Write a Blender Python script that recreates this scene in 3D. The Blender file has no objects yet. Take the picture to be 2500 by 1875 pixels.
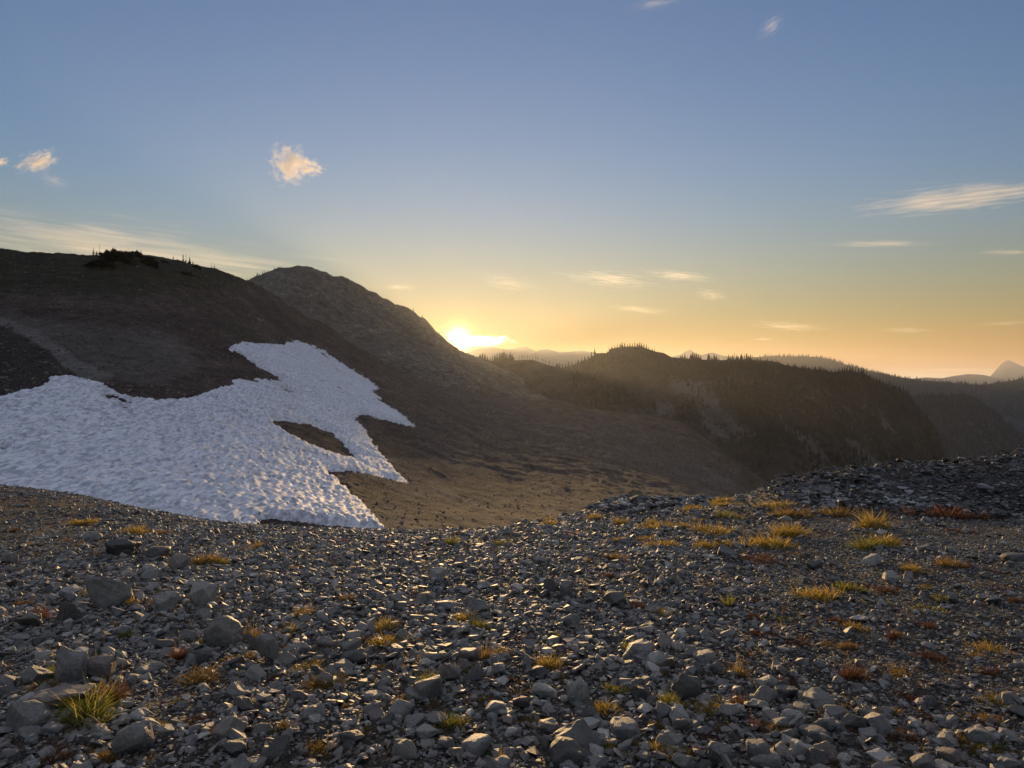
import bpy, bmesh, math, random
import numpy as np
from mathutils import Vector, Matrix, Euler

# ------------------------------------------------------------------ camera
F, CX, CY = 1820.0, 1250.0, 937.5          # focal length and centre of the photograph in its own pixels
sc = bpy.context.scene
COL = sc.collection
cam = bpy.data.cameras.new("camera")
cam.sensor_width = 36.0
cam.lens = 36.0 * F / 2500.0
cam.clip_start, cam.clip_end = 0.05, 120000.0
camo = bpy.data.objects.new("camera", cam)
COL.objects.link(camo)
camo.location = (0, 0, 0)
camo.rotation_euler = (math.radians(90), 0, 0)
sc.camera = camo

# ------------------------------------------------------------------ sky and sun
SUN_EL, SUN_AZ = math.radians(3.2), math.radians(-4.2)
SDIR = Vector((math.sin(SUN_AZ) * math.cos(SUN_EL), math.cos(SUN_AZ) * math.cos(SUN_EL), math.sin(SUN_EL)))
world = bpy.data.worlds.new("World")
sc.world = world
world.use_nodes = True
nt = world.node_tree
nt.nodes.clear()


def N(nt, t, **kw):
    n = nt.nodes.new(t)
    for k, v in kw.items():
        if k.startswith("i_"):
            n.inputs[k[2:].replace("_", " ")].default_value = v
        else:
            setattr(n, k, v)
    return n


def L(nt, a, b):
    nt.links.new(a, b)


def math_node(nt, op, a, b=None, c=None):
    n = nt.nodes.new("ShaderNodeMath")
    n.operation = op
    for i, v in enumerate((a, b, c)):
        if v is None:
            continue
        if isinstance(v, (int, float)):
            n.inputs[i].default_value = v
        else:
            L(nt, v, n.inputs[i])
    return n.outputs[0]


sky = N(nt, "ShaderNodeTexSky", sky_type='NISHITA', sun_disc=False, sun_elevation=SUN_EL, sun_rotation=SUN_AZ,
        altitude=1800.0, air_density=1.8, dust_density=0.12, ozone_density=3.0)
bg = N(nt, "ShaderNodeBackground")
bg.inputs["Strength"].default_value = 0.14
outw = N(nt, "ShaderNodeOutputWorld")
wb = N(nt, "ShaderNodeVectorMath", operation='MULTIPLY')      # white balance of the sky light
wb.inputs[1].default_value = (0.87, 0.945, 1.27)
L(nt, sky.outputs[0], wb.inputs[0])
# a bright veil added overhead as fill light, above the part of the sky the picture shows
tg = N(nt, "ShaderNodeTexCoord")
sxyz = N(nt, "ShaderNodeSeparateXYZ")
L(nt, tg.outputs["Generated"], sxyz.inputs[0])
up = N(nt, "ShaderNodeMapRange", interpolation_type='SMOOTHSTEP')
up.inputs["From Min"].default_value = 0.47
up.inputs["From Max"].default_value = 0.85
up.inputs["To Max"].default_value = 0.8
L(nt, sxyz.outputs["Z"], up.inputs["Value"])
veil = N(nt, "ShaderNodeMix")
veil.data_type = 'RGBA'
veil.inputs[7].default_value = (2.5, 2.5, 2.9, 1)
L(nt, up.outputs[0], veil.inputs[0])
# dust low over the horizon filters the sky light to orange
lowd = N(nt, "ShaderNodeMapRange", interpolation_type='SMOOTHERSTEP')
lowd.inputs["From Min"].default_value = -0.02
lowd.inputs["From Max"].default_value = 0.3
L(nt, sxyz.outputs["Z"], lowd.inputs["Value"])
dust = N(nt, "ShaderNodeMix")
dust.data_type = 'RGBA'
dust.inputs[6].default_value = (1.18, 0.8, 0.47, 1)
dust.inputs[7].default_value = (1, 1, 1, 1)
L(nt, lowd.outputs[0], dust.inputs[0])
dm_ = N(nt, "ShaderNodeVectorMath", operation='MULTIPLY')
L(nt, wb.outputs[0], dm_.inputs[0])
L(nt, dust.outputs[2], dm_.inputs[1])
L(nt, dm_.outputs[0], veil.inputs[6])
L(nt, veil.outputs[2], bg.inputs["Color"])
# the sun itself, low over the ridge, with its aureole
tc = N(nt, "ShaderNodeTexCoord")
dp = N(nt, "ShaderNodeVectorMath", operation='DOT_PRODUCT')
L(nt, tc.outputs["Generated"], dp.inputs[0])
SD2 = Vector((math.sin(math.radians(-4.1)), math.cos(math.radians(-4.1)), math.tan(math.radians(3.4)))).normalized()
dp.inputs[1].default_value = SD2
ang = math_node(nt, 'ARCCOSINE', math_node(nt, 'MINIMUM', dp.outputs["Value"], 1.0))
deg = math_node(nt, 'MULTIPLY', ang, 57.29578)
core_v = math_node(nt, 'MULTIPLY', math_node(nt, 'EXPONENT', math_node(nt, 'MULTIPLY', math_node(nt, 'POWER', math_node(nt, 'DIVIDE', deg, 0.68), 2.0), -1.0)), 16.0)
aur = math_node(nt, 'MULTIPLY', math_node(nt, 'EXPONENT', math_node(nt, 'MULTIPLY', deg, -1.3)), 1.3)
bg2 = N(nt, "ShaderNodeBackground")
bg2.inputs["Color"].default_value = (1.0, 0.5, 0.12, 1)
L(nt, math_node(nt, 'ADD', core_v, aur), bg2.inputs["Strength"])
addw = N(nt, "ShaderNodeAddShader")
L(nt, bg.outputs[0], addw.inputs[0])
L(nt, bg2.outputs[0], addw.inputs[1])
L(nt, addw.outputs[0], outw.inputs["Surface"])

sun = bpy.data.lights.new("sun", 'SUN')
sun.energy = 5.0
sun.angle = math.radians(0.5)
sun.color = (1.0, 0.64, 0.28)
suno = bpy.data.objects.new("sun", sun)
COL.objects.link(suno)
suno.rotation_euler = SDIR.to_track_quat('Z', 'Y').to_euler()
suno.location = (-200, 2000, 300)

sc.view_settings.view_transform = 'Standard'
sc.view_settings.look = 'None'
sc.view_settings.exposure = 0.42
sc.view_settings.gamma = 1.0
sc.render.engine = 'CYCLES'
sc.cycles.max_bounces = 6
sc.cycles.volume_bounces = 1
sc.cycles.volume_step_rate = 1.0
sc.cycles.use_denoising = True
sc.cycles.sample_clamp_indirect = 4.0

HAZE_DENSITY = 4.6e-5
HAZE_G = 0.58

# ------------------------------------------------------------------ helpers
rng = np.random.default_rng(7)


def tag(o, label=None, cat=None, group=None, kind=None):
    if label: o["label"] = label
    if cat: o["category"] = cat
    if group: o["group"] = group
    if kind: o["kind"] = kind
    return o


def _hash(ix, iy, iz, seed):
    h = (ix.astype(np.int64) * 374761393 + iy.astype(np.int64) * 668265263 + iz.astype(np.int64) * 2147483647 + seed * 974711) & 0xFFFFFFFF
    h = ((h ^ (h >> 13)) * 1274126177) & 0xFFFFFFFF
    h = ((h ^ (h >> 16)) * 2246822519) & 0xFFFFFFFF
    return ((h ^ (h >> 15)) & 0xFFFFFF) / float(0xFFFFFF)


def vnoise(x, y, z=None, seed=0):
    """value noise in -1..1"""
    x = np.asarray(x, float); y = np.asarray(y, float)
    z = np.zeros_like(x) if z is None else np.asarray(z, float)
    ix, iy, iz = np.floor(x), np.floor(y), np.floor(z)
    fx, fy, fz = x - ix, y - iy, z - iz
    fx, fy, fz = [f * f * f * (f * (f * 6 - 15) + 10) for f in (fx, fy, fz)]
    r = 0
    for a in (0, 1):
        for b in (0, 1):
            for c in (0, 1):
                w = (fx if a else 1 - fx) * (fy if b else 1 - fy) * (fz if c else 1 - fz)
                r = r + w * _hash(ix + a, iy + b, iz + c, seed)
    return r * 2 - 1


def fbm(x, y, z=None, octaves=5, seed=0, gain=0.5, ridged=False):
    s, a, t = 0, 1.0, 0.0
    for o in range(octaves):
        k = 2.03 ** o
        n = vnoise(x * k + 17.3 * o, y * k - 9.1 * o, None if z is None else z * k, seed + o)
        s = s + a * ((1 - 2 * np.abs(n)) if ridged else n)
        t += a
        a *= gain
    return s / t


def smoothstep(a, b, x):
    t = np.clip((x - a) / (b - a), 0, 1)
    return t * t * (3 - 2 * t)


def poly_at(pts, x):
    p = np.array(pts, float)
    return np.interp(x, p[:, 0], p[:, 1])


def pchip_rows(s, Y, t):
    """rows Y[k, ncol] at parameters s[k] -> values at t[n] (monotone cubic), result [n, ncol]"""
    s = np.asarray(s, float)
    h = np.diff(s)[:, None]
    d = np.diff(Y, axis=0) / h
    m = np.zeros_like(Y)
    m[0], m[-1] = d[0], d[-1]
    for k in range(1, len(s) - 1):
        w1, w2 = 2 * h[k] + h[k - 1], h[k] + 2 * h[k - 1]
        same = d[k - 1] * d[k] > 0
        with np.errstate(divide='ignore', invalid='ignore'):
            hm = (w1 + w2) / (w1 / d[k - 1] + w2 / d[k])
        m[k] = np.where(same, hm, 0)
    idx = np.clip(np.searchsorted(s, t, side='right') - 1, 0, len(s) - 2)
    u = ((t - s[idx]) / (s[idx + 1] - s[idx]))[:, None]
    hh = h[idx]
    return ((1 + 2 * u) * (1 - u) ** 2) * Y[idx] + (u * (1 - u) ** 2) * hh * m[idx] + (u * u * (3 - 2 * u)) * Y[idx + 1] + (u * u * (u - 1)) * hh * m[idx + 1]


def new_mesh(name, co, faces, mat=None, smooth=True, attrs=None, parent=None, link=True):
    """co [n,3]; faces: int array [m,k] or list of arrays with different k"""
    me = bpy.data.meshes.new(name)
    fl = faces if isinstance(faces, list) else [faces]
    fl = [np.asarray(f, np.int32) for f in fl if len(f)]
    nl = sum(f.size for f in fl)
    nf = sum(len(f) for f in fl)
    me.vertices.add(len(co))
    me.vertices.foreach_set("co", np.asarray(co, np.float32).ravel())
    me.loops.add(nl)
    me.loops.foreach_set("vertex_index", np.concatenate([f.ravel() for f in fl]))
    tot = np.concatenate([np.full(len(f), f.shape[1], np.int32) for f in fl])
    me.polygons.add(nf)
    me.polygons.foreach_set("loop_start", np.concatenate([[0], np.cumsum(tot)[:-1]]).astype(np.int32))
    me.polygons.foreach_set("use_smooth", np.full(nf, smooth, bool))
    me.update(calc_edges=True)
    me.validate()
    for k, v in (attrs or {}).items():
        v = np.asarray(v, np.float32)
        if v.ndim == 1:
            a = me.attributes.new(k, 'FLOAT', 'POINT'); a.data.foreach_set("value", v)
        else:
            a = me.attributes.new(k, 'FLOAT_VECTOR', 'POINT'); a.data.foreach_set("vector", v.ravel())
    if mat: me.materials.append(mat)
    if not link:
        return me
    o = bpy.data.objects.new(name, me)
    COL.objects.link(o)
    if parent: o.parent = parent
    return o


def grid_faces(nr, nc, mask=None):
    i = np.arange(nr * nc).reshape(nr, nc)
    q = np.stack([i[:-1, :-1], i[:-1, 1:], i[1:, 1:], i[1:, :-1]], -1).reshape(-1, 4)
    if mask is not None:
        q = q[mask[:-1, :-1].ravel() & mask[:-1, 1:].ravel() & mask[1:, 1:].ravel() & mask[1:, :-1].ravel()]
    return q


def world_of(px, py, d):
    px, py, d = np.broadcast_arrays(px, py, d)
    return np.stack([(px - CX) / F * d, d * 1.0, -(py - CY) / F * d], -1)


def in_poly(px, py, poly):
    p = np.array(poly, float)
    inside = np.zeros(np.shape(px), bool)
    j = len(p) - 1
    for i in range(len(p)):
        xi, yi, xj, yj = p[i, 0], p[i, 1], p[j, 0], p[j, 1]
        c = ((yi > py) != (yj > py)) & (px < (xj - xi) * (py - yi) / (yj - yi + 1e-12) + xi)
        inside ^= c
        j = i
    return inside


def poly_dist(px, py, poly):
    """signed distance, positive inside"""
    p = np.array(poly, float)
    d = np.full(np.shape(px), 1e9)
    for i in range(len(p)):
        a, b = p[i - 1], p[i]
        ab = b - a
        t = np.clip(((px - a[0]) * ab[0] + (py - a[1]) * ab[1]) / (ab @ ab + 1e-9), 0, 1)
        d = np.minimum(d, np.hypot(px - a[0] - t * ab[0], py - a[1] - t * ab[1]))
    return np.where(in_poly(px, py, poly), d, -d)


# ------------------------------------------------------------------ materials
def new_mat(name):
    m = bpy.data.materials.new(name)
    m.use_nodes = True
    nt = m.node_tree
    b = nt.nodes["Principled BSDF"]
    return m, nt, b


def ramp(nt, fac, stops):
    r = nt.nodes.new("ShaderNodeValToRGB")
    e = r.color_ramp.elements
    while len(e) < len(stops): e.new(0.5)
    for k, (p, c) in enumerate(stops):
        e[k].position = p
        e[k].color = (*c, 1) if len(c) == 3 else c
    L(nt, fac, r.inputs[0])
    return r.outputs[0]


def noise_tex(nt, scale, detail=6, rough=0.55, vec=None, dist=0.0):
    n = nt.nodes.new("ShaderNodeTexNoise")
    n.inputs["Scale"].default_value = scale
    n.inputs["Detail"].default_value = detail
    n.inputs["Roughness"].default_value = rough
    n.inputs["Distortion"].default_value = dist
    if vec is not None: L(nt, vec, n.inputs["Vector"])
    return n.outputs["Fac"]


def obj_vec(nt, scale=(1, 1, 1)):
    t = nt.nodes.new("ShaderNodeTexCoord")
    m = nt.nodes.new("ShaderNodeMapping")
    m.inputs["Scale"].default_value = scale
    L(nt, t.outputs["Object"], m.inputs["Vector"])
    return m.outputs[0]


def mix_col(nt, fac, a, b, mode='MIX'):
    m = nt.nodes.new("ShaderNodeMix")
    m.data_type = 'RGBA'
    m.blend_type = mode
    if isinstance(fac, (int, float)): m.inputs[0].default_value = fac
    else: L(nt, fac, m.inputs[0])
    for s, v in ((m.inputs[6], a), (m.inputs[7], b)):
        if isinstance(v, tuple): s.default_value = (*v, 1)
        else: L(nt, v, s)
    return m.outputs[2]


def attr(nt, name):
    a = nt.nodes.new("ShaderNodeAttribute")
    a.attribute_name = name
    return a


def bump(nt, b, height, strength, dist):
    n = nt.nodes.new("ShaderNodeBump")
    n.inputs["Strength"].default_value = strength
    n.inputs["Distance"].default_value = dist
    L(nt, height, n.inputs["Height"])
    L(nt, n.outputs[0], b.inputs["Normal"])
    return n


def hill_mat(name, c0, c1, c2, scale, bump_d, stretch=(1, 1, 1)):
    """slope of scree and soil: three tones mixed by noise, region attribute 'veg' (plants) and 'pale' (bare gravel)"""
    m, nt, b = new_mat(name)
    v = obj_vec(nt, stretch)
    n1 = noise_tex(nt, scale, 8, 0.6, v)
    n2 = noise_tex(nt, scale * 7, 6, 0.7, v)
    base = ramp(nt, n1, [(0.3, c0), (0.5, c1), (0.7, c2)])
    sp = ramp(nt, n2, [(0.32, (0.35, 0.35, 0.36)), (0.52, (0.95, 0.95, 0.95)), (0.66, (1.7, 1.65, 1.55)), (0.74, (2.5, 2.4, 2.2))])
    col = mix_col(nt, 1.0, base, sp, 'MULTIPLY')
    n3 = noise_tex(nt, scale * 32, 4, 0.75, v)
    col = mix_col(nt, 1.0, col, ramp(nt, n3, [(0.36, (0.45, 0.45, 0.45)), (0.54, (0.95, 0.95, 0.95)), (0.68, (2.0, 1.95, 1.85))]), 'MULTIPLY')
    va = attr(nt, "veg")
    vn = ramp(nt, noise_tex(nt, scale * 4, 6, 0.65, v), [(0.35, (0.012, 0.012, 0.006)), (0.55, (0.03, 0.03, 0.012)), (0.72, (0.055, 0.04, 0.022))])
    col = mix_col(nt, va.outputs["Fac"], col, vn)
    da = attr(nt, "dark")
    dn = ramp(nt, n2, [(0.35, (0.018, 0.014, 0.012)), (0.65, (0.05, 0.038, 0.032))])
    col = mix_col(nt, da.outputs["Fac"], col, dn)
    pa = attr(nt, "pale")
    pn = ramp(nt, n2, [(0.3, (0.11, 0.105, 0.095)), (0.7, (0.22, 0.21, 0.19))])
    col = mix_col(nt, pa.outputs["Fac"], col, pn)
    L(nt, col, b.inputs["Base Color"])
    b.inputs["Roughness"].default_value = 0.95
    b.inputs["Specular IOR Level"].default_value = 0.15
    bump(nt, b, n2, 0.8, bump_d)
    return m


# ------------------------------------------------------------------ terrain from ridges
def gsmooth(a, sigma):
    r = int(sigma * 3)
    k = np.exp(-0.5 * (np.arange(-r, r + 1) / sigma) ** 2)
    p = np.concatenate([np.linspace(a[0] - (a[1] - a[0]) * r, a[0], r, endpoint=False), a, np.linspace(a[-1], a[-1] + (a[-1] - a[-2]) * r, r + 1)[1:]])
    return np.convolve(p, k / k.sum(), 'valid')


def terrain(name, px0, px1, step, rows, nrow, mat, rough=0.0, rscale=0.1, seed=1, label=None, back=True, regions=None,
            gully=0.0, gscale=0.05, ridge_rough=1.0):
    """rows: list of (py polyline, depth polyline) from the ridge down; every row keeps its own distance.
    rough/gully are fractions of the depth."""
    px = np.arange(px0, px1 + step, step, float)
    P = np.array([poly_at(r[0], px) for r in rows])
    D = np.array([poly_at(r[1], px) for r in rows])
    for k in range(len(rows)):
        D[k] = np.exp(gsmooth(np.log(D[k]), (90.0 if k else 60.0) / step))
        if k: P[k] = gsmooth(P[k], 80.0 / step)
    s = np.linspace(0, 1, len(rows))
    t = np.linspace(0, 1, nrow)
    py = pchip_rows(s, P, t)
    d = np.exp(pchip_rows(s, np.log(D), t))
    X = (px[None] - CX) / F * d
    Z = -(py - CY) / F * d
    Y = d.copy()
    fade = np.clip(t * 12, 0, 1)[:, None] * (1 - ridge_rough) + ridge_rough
    dm = np.median(D)
    k = 1.0 / (rscale * dm)
    if rough:
        Z = Z + rough * d * fbm(X * k, Y * k * 0.5, Z * k, 7, seed, 0.55) * fade
    if gully:
        kg = 1.0 / (gscale * dm)
        g = fbm(X * kg + 0.5 * Z * kg, Z * kg * 0.25, Y * kg * 0.15, 5, seed + 50, 0.55, ridged=True)
        Y = Y + gully * d * g * np.clip(t * 6, 0, 1)[:, None]
    if back:
        Bs = [(0.03, 0.015), (0.1, 0.06), (0.3, 0.2), (0.6, 0.45)]
        hx, hy, hz = [], [], []
        for dy, dz in Bs[::-1]:
            hy.append(Y[0] + dm * dy); hz.append(Z[0] - dm * dz * 0.8); hx.append(X[0] * (1 + dy * 0.5))
        X = np.vstack([hx, X]); Y = np.vstack([hy, Y]); Z = np.vstack([hz, Z])
        nb = len(Bs)
    else:
        nb = 0
    nr, nc = X.shape
    co = np.stack([X, Y, Z], -1)
    # final projected position of every vertex, used only to find which traced ground patch it belongs to
    ppx = CX + X / Y * F
    ppy = CY - Z / Y * F
    attrs = {}
    for key, fn in (regions or {}).items():
        attrs[key] = fn(ppx, ppy, X, Y, Z).ravel()
    o = new_mesh(name, co.reshape(-1, 3), grid_faces(nr, nc)[:, ::-1], mat, True, attrs)
    tag(o, label, None, None, "structure")
    o_data = dict(px=px, X=X[nb:], Y=Y[nb:], Z=Z[nb:], py=ppy[nb:], obj=o, t=t)
    return o_data


def surf_at(T, px, py):
    """world point(s) on terrain T seen at px, py"""
    px = np.atleast_1d(np.asarray(px, float)); py = np.atleast_1d(np.asarray(py, float))
    ci = (px - T['px'][0]) / (T['px'][1] - T['px'][0])
    c0 = np.clip(ci.astype(int), 0, len(T['px']) - 2)
    f = np.clip(ci - c0, 0, 1)
    out = np.zeros((len(px), 3))
    for k in range(len(px)):
        col = {}
        for a in ('X', 'Y', 'Z', 'py'):
            col[a] = T[a][:, c0[k]] * (1 - f[k]) + T[a][:, c0[k] + 1] * f[k]
        pp = np.maximum.accumulate(col['py'])
        j = np.clip(np.searchsorted(pp, py[k]), 1, len(pp) - 1)
        w = np.clip((py[k] - pp[j - 1]) / max(pp[j] - pp[j - 1], 1e-6), 0, 1)
        out[k] = [col[a][j - 1] * (1 - w) + col[a][j] * w for a in ('X', 'Y', 'Z')]
    return out

# ------------------------------------------------------------------ far land
far_mat = hill_mat("far_mountain_forest", (0.01, 0.013, 0.015), (0.018, 0.022, 0.024), (0.035, 0.038, 0.038), 0.004, 20.0)
mid_mat = hill_mat("forested_slope", (0.015, 0.014, 0.01), (0.03, 0.026, 0.02), (0.065, 0.055, 0.045), 0.014, 8.0)
peak_mat = hill_mat("peak_scree", (0.075, 0.064, 0.05), (0.115, 0.1, 0.078), (0.16, 0.14, 0.11), 0.012, 5.0, (1, 0.5, 1))
near_mat = hill_mat("hillside_scree", (0.045, 0.031, 0.025), (0.078, 0.056, 0.044), (0.125, 0.1, 0.08), 0.16, 0.6, (1, 0.33, 1))

valley = new_mesh("valley_floor", np.array([(-90000, -20000, -900), (90000, -20000, -900), (90000, 100000, -900), (-90000, 100000, -900)], float),
                  np.array([[0, 1, 2, 3]]), far_mat, False)
tag(valley, "dark valley floor far below the ridges", None, None, "structure")


def const(v): return [(-3000, v), (6000, v)]


T_cone = terrain("mountain", 2000, 3000, 6, [
    ([(2000, 990), (2300, 950), (2400, 938), (2430, 905), (2445, 888), (2457, 880), (2466, 880), (2480, 887), (2500, 896), (2560, 925), (2700, 960), (3000, 990)], const(13000)),
    ([(2000, 1000), (2462, 960), (3000, 1000)], const(11500)),
    ([(2000, 1040), (2462, 1040), (3000, 1040)], const(10500))], 60, far_mat, 0.001, 0.06, 3, "pale cone shaped peak on the far right horizon", gully=0.002)
T_lowfar = terrain("hills", 1900, 3100, 6, [
    ([(1900, 960), (2150, 935), (2200, 928), (2260, 921), (2300, 923), (2330, 917), (2360, 913), (2400, 915), (2440, 925), (2600, 935), (3100, 930)], const(11000)),
    (const(960), const(10000)), (const(1020), const(9500))], 40, far_mat, 0.0008, 0.05, 5, "low pale hills left of the cone shaped peak")
T_far = terrain("mountains", 900, 2100, 4, [
    ([(900, 885), (1060, 876), (1140, 860), (1170, 851), (1200, 848), (1240, 853), (1262, 850), (1282, 846), (1295, 851), (1310, 858), (1322, 853), (1340, 852), (1365, 860), (1392, 858), (1420, 855), (1445, 859),
      (1500, 868), (1600, 876), (1640, 870), (1660, 866), (1672, 858), (1685, 852), (1697, 860), (1710, 867), (1728, 862), (1740, 860), (1765, 868), (1800, 872), (1900, 895), (2100, 930)], const(9500)),
    (const(930), const(8500)), (const(1000), const(8000))], 50, far_mat, 0.0012, 0.04, 9, "jagged hazy mountains along the horizon right of the sun", gully=0.003)
T_blue = terrain("ridge", 1500, 2500, 3, [
    ([(1500, 900), (1700, 885), (1830, 874), (1860, 871), (1900, 869), (1935, 870), (1965, 869), (2000, 872), (2030, 880), (2060, 889), (2090, 896), (2120, 905), (2200, 925), (2500, 960)], const(5600)),
    (const(960), const(5000)), (const(1060), const(4500))], 60, far_mat, 0.001, 0.04, 12, "blue grey wooded ridge behind the dark forested one", gully=0.003)
T_blue2 = terrain("ridge", 1800, 3300, 3, [
    ([(1800, 960), (2000, 930), (2080, 914), (2115, 911), (2150, 911), (2170, 916), (2200, 923), (2240, 927), (2300, 931), (2340, 936), (2380, 939), (2420, 937), (2460, 931), (2500, 923), (2700, 905), (3300, 880)], const(4300)),
    (const(1000), const(3800)), (const(1090), const(3300)), (const(1250), const(2900))], 90, far_mat, 0.002, 0.04, 15, "long dark blue wooded ridge below the cone shaped peak", gully=0.006)
T_knob = terrain("hill", 1900, 3000, 4, [
    ([(1900, 1010), (2100, 985), (2200, 972), (2240, 966), (2300, 963), (2330, 964), (2362, 965), (2385, 975), (2410, 993), (2440, 1017), (2470, 1043), (2500, 1068), (2560, 1120), (2700, 1220), (3000, 1300)], const(2700)),
    ([(1900, 1120), (2300, 1060), (2500, 1140), (3000, 1340)], const(2350)),
    (const(1400), const(1700))], 120, mid_mat, 0.006, 0.05, 21, "dark rounded wooded hill at the right behind the ridge", gully=0.02)


def d_pale(px, py, X, Y, Z):
    m = 0
    for poly, w in (
        ([(1640, 925), (1720, 935), (1760, 985), (1800, 1030), (1840, 1060), (1800, 1070), (1740, 1010), (1700, 970), (1640, 960)], 12),
        ([(1700, 985), (1745, 1010), (1770, 1050), (1790, 1075), (1740, 1065), (1710, 1020)], 10),
        ([(1900, 1020), (1930, 1050), (1985, 1070), (2010, 1100), (2030, 1130), (1990, 1110), (1950, 1080)], 8),
        ([(2060, 1060), (2090, 1080), (2130, 1110), (2150, 1130), (2160, 1140), (2140, 1135), (2090, 1100)], 5),
        ([(2075, 1085), (2100, 1095), (2170, 1140), (2190, 1165), (2150, 1160), (2110, 1120)], 5),
        ([(2140, 1000), (2170, 1020), (2190, 1060), (2160, 1050)], 8),
        ([(1600, 980), (1640, 985), (1650, 1015), (1610, 1010)], 8)):
        m = np.maximum(m, smoothstep(-w, w, poly_dist(px + 6 * vnoise(px / 14, py / 14), py + 8 * vnoise(px / 9, py / 9, seed=3), poly)))
    return m * 0.42


RIDGE_D = [(1000, 890), (1100, 884), (1140, 868), (1170, 872), (1200, 882), (1260, 880), (1300, 878), (1340, 892), (1370, 898), (1400, 890), (1440, 876), (1455, 862), (1483, 862), (1490, 852), (1510, 848), (1540, 846), (1570, 848), (1600, 858), (1620, 861), (1640, 872), (1680, 875), (1720, 878), (1760, 879),
           (1800, 878), (1830, 878), (1870, 880), (1900, 884), (1915, 891), (1950, 897), (1990, 903), (2020, 908), (2040, 908), (2080, 905), (2110, 912), (2125, 922), (2160, 936), (2200, 948), (2215, 955), (2228, 970), (2240, 990), (2260, 1010), (2280, 1040), (2300, 1080), (2320, 1130), (2360, 1200), (2600, 1350)]
T_ridge = terrain("forested_ridge", 1000, 2600, 3, [
    (RIDGE_D, [(1000, 1900), (1500, 1500), (2000, 1350), (2600, 1500)]),
    ([(1000, 960), (1500, 920), (2000, 960), (2250, 1050), (2600, 1420)], [(1000, 1700), (1500, 1350), (2000, 1230), (2600, 1350)]),
    ([(1000, 1050), (1500, 1040), (2000, 1080), (2250, 1150), (2600, 1500)], [(1000, 1300), (1500, 1100), (2000, 1050), (2600, 1150)]),
    (const(1600), const(650))], 220, mid_mat, 0.008, 0.05, 31, "dark forested ridge with cliffs and scree chutes across the valley", gully=0.05, gscale=0.07, ridge_rough=0.12,
    regions={"pale": d_pale})
PEAK = [(-900, 900), (300, 790), (520, 715), (560, 700), (600, 684), (640, 670), (665, 661), (680, 655), (700, 650), (730, 647), (750, 650), (780, 657), (800, 666), (812, 675), (830, 679), (845, 681), (855, 688), (880, 697), (910, 709), (950, 728), (985, 746), (1000, 755), (1020, 768),
        (1040, 782), (1060, 802), (1080, 820), (1100, 836), (1125, 856), (1145, 866), (1180, 880), (1250, 900), (1400, 960), (1600, 1040), (2000, 1200)]
T_peak = terrain("peak", -900, 2000, 4, [
    ([(x, float(poly_at(PEAK, x) + 5.5 * fbm(x / 20, 3.3, None, 5, 88, 0.62) + 1.4 * vnoise(x / 5.0, 1.0, seed=89))) for x in range(-900, 2000, 3)], [(-900, 1100), (730, 1400), (1100, 1850), (2000, 1800)]),
    ([(-900, 1000), (700, 770), (1000, 850), (1200, 920), (1500, 1040), (2000, 1250)], [(-900, 900), (700, 1050), (1100, 1350), (2000, 1400)]),
    ([(-900, 1100), (700, 900), (1000, 930), (1250, 985), (1600, 1120), (2000, 1350)], [(-900, 650), (700, 680), (1100, 780), (2000, 800)]),
    (const(1500), const(560))], 220, peak_mat, 0.016, 0.07, 41, "brown pointed peak hiding the lower edge of the sun", gully=0.02, gscale=0.1, ridge_rough=0.3)


# ------------------------------------------------------------------ hillside with the snow
def h_veg(px, py, X, Y, Z):
    px = px + 10 * vnoise(px / 30, py / 30) + 5 * vnoise(px / 7, py / 7, seed=4)
    py = py + 8 * vnoise(px / 22, py / 16, seed=2) + 4 * vnoise(px / 6, py / 5, seed=8)
    upper = smoothstep(-14, 14, poly_dist(px, py, [(-1500, 500), (700, 600), (640, 690), (520, 705), (440, 705), (360, 725), (270, 725), (160, 712), (60, 712), (-60, 735), (-1500, 760)]))
    lobe = 0 * px
    _ = smoothstep(-3, 3, poly_dist(px, py, [(-1500, 700), (-200, 740), (0, 792), (50, 815), (110, 845), (125, 870), (150, 895), (180, 912), (150, 930), (110, 950), (0, 975), (-1500, 1010)]))
    bits = 0.8 * smoothstep(0.25, 0.5, fbm(X / 9, Y / 9, None, 4, 77)) * smoothstep(1500, 1300, px) * smoothstep(780, 700, py)
    tuf = 0.7 * smoothstep(-10, 10, poly_dist(px, py, [(1740, 1085), (1800, 1100), (1840, 1150), (1870, 1190), (1830, 1185), (1780, 1130)]))
    return np.clip(np.maximum.reduce([upper, lobe, bits, tuf]), 0, 1)


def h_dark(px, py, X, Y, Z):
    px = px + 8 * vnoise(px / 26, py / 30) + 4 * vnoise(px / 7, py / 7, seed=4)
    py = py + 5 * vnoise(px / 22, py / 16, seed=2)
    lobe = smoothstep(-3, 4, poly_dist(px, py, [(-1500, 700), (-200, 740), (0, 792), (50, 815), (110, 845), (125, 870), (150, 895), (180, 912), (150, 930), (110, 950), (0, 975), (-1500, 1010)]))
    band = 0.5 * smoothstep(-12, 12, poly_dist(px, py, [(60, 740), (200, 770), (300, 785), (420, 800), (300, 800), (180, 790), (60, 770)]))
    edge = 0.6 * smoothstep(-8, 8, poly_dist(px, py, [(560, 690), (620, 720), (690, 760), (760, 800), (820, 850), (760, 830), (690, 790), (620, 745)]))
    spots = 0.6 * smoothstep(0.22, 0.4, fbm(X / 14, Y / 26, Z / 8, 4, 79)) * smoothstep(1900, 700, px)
    return np.clip(np.maximum.reduce([lobe, band, edge, spots]), 0, 1)


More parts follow.
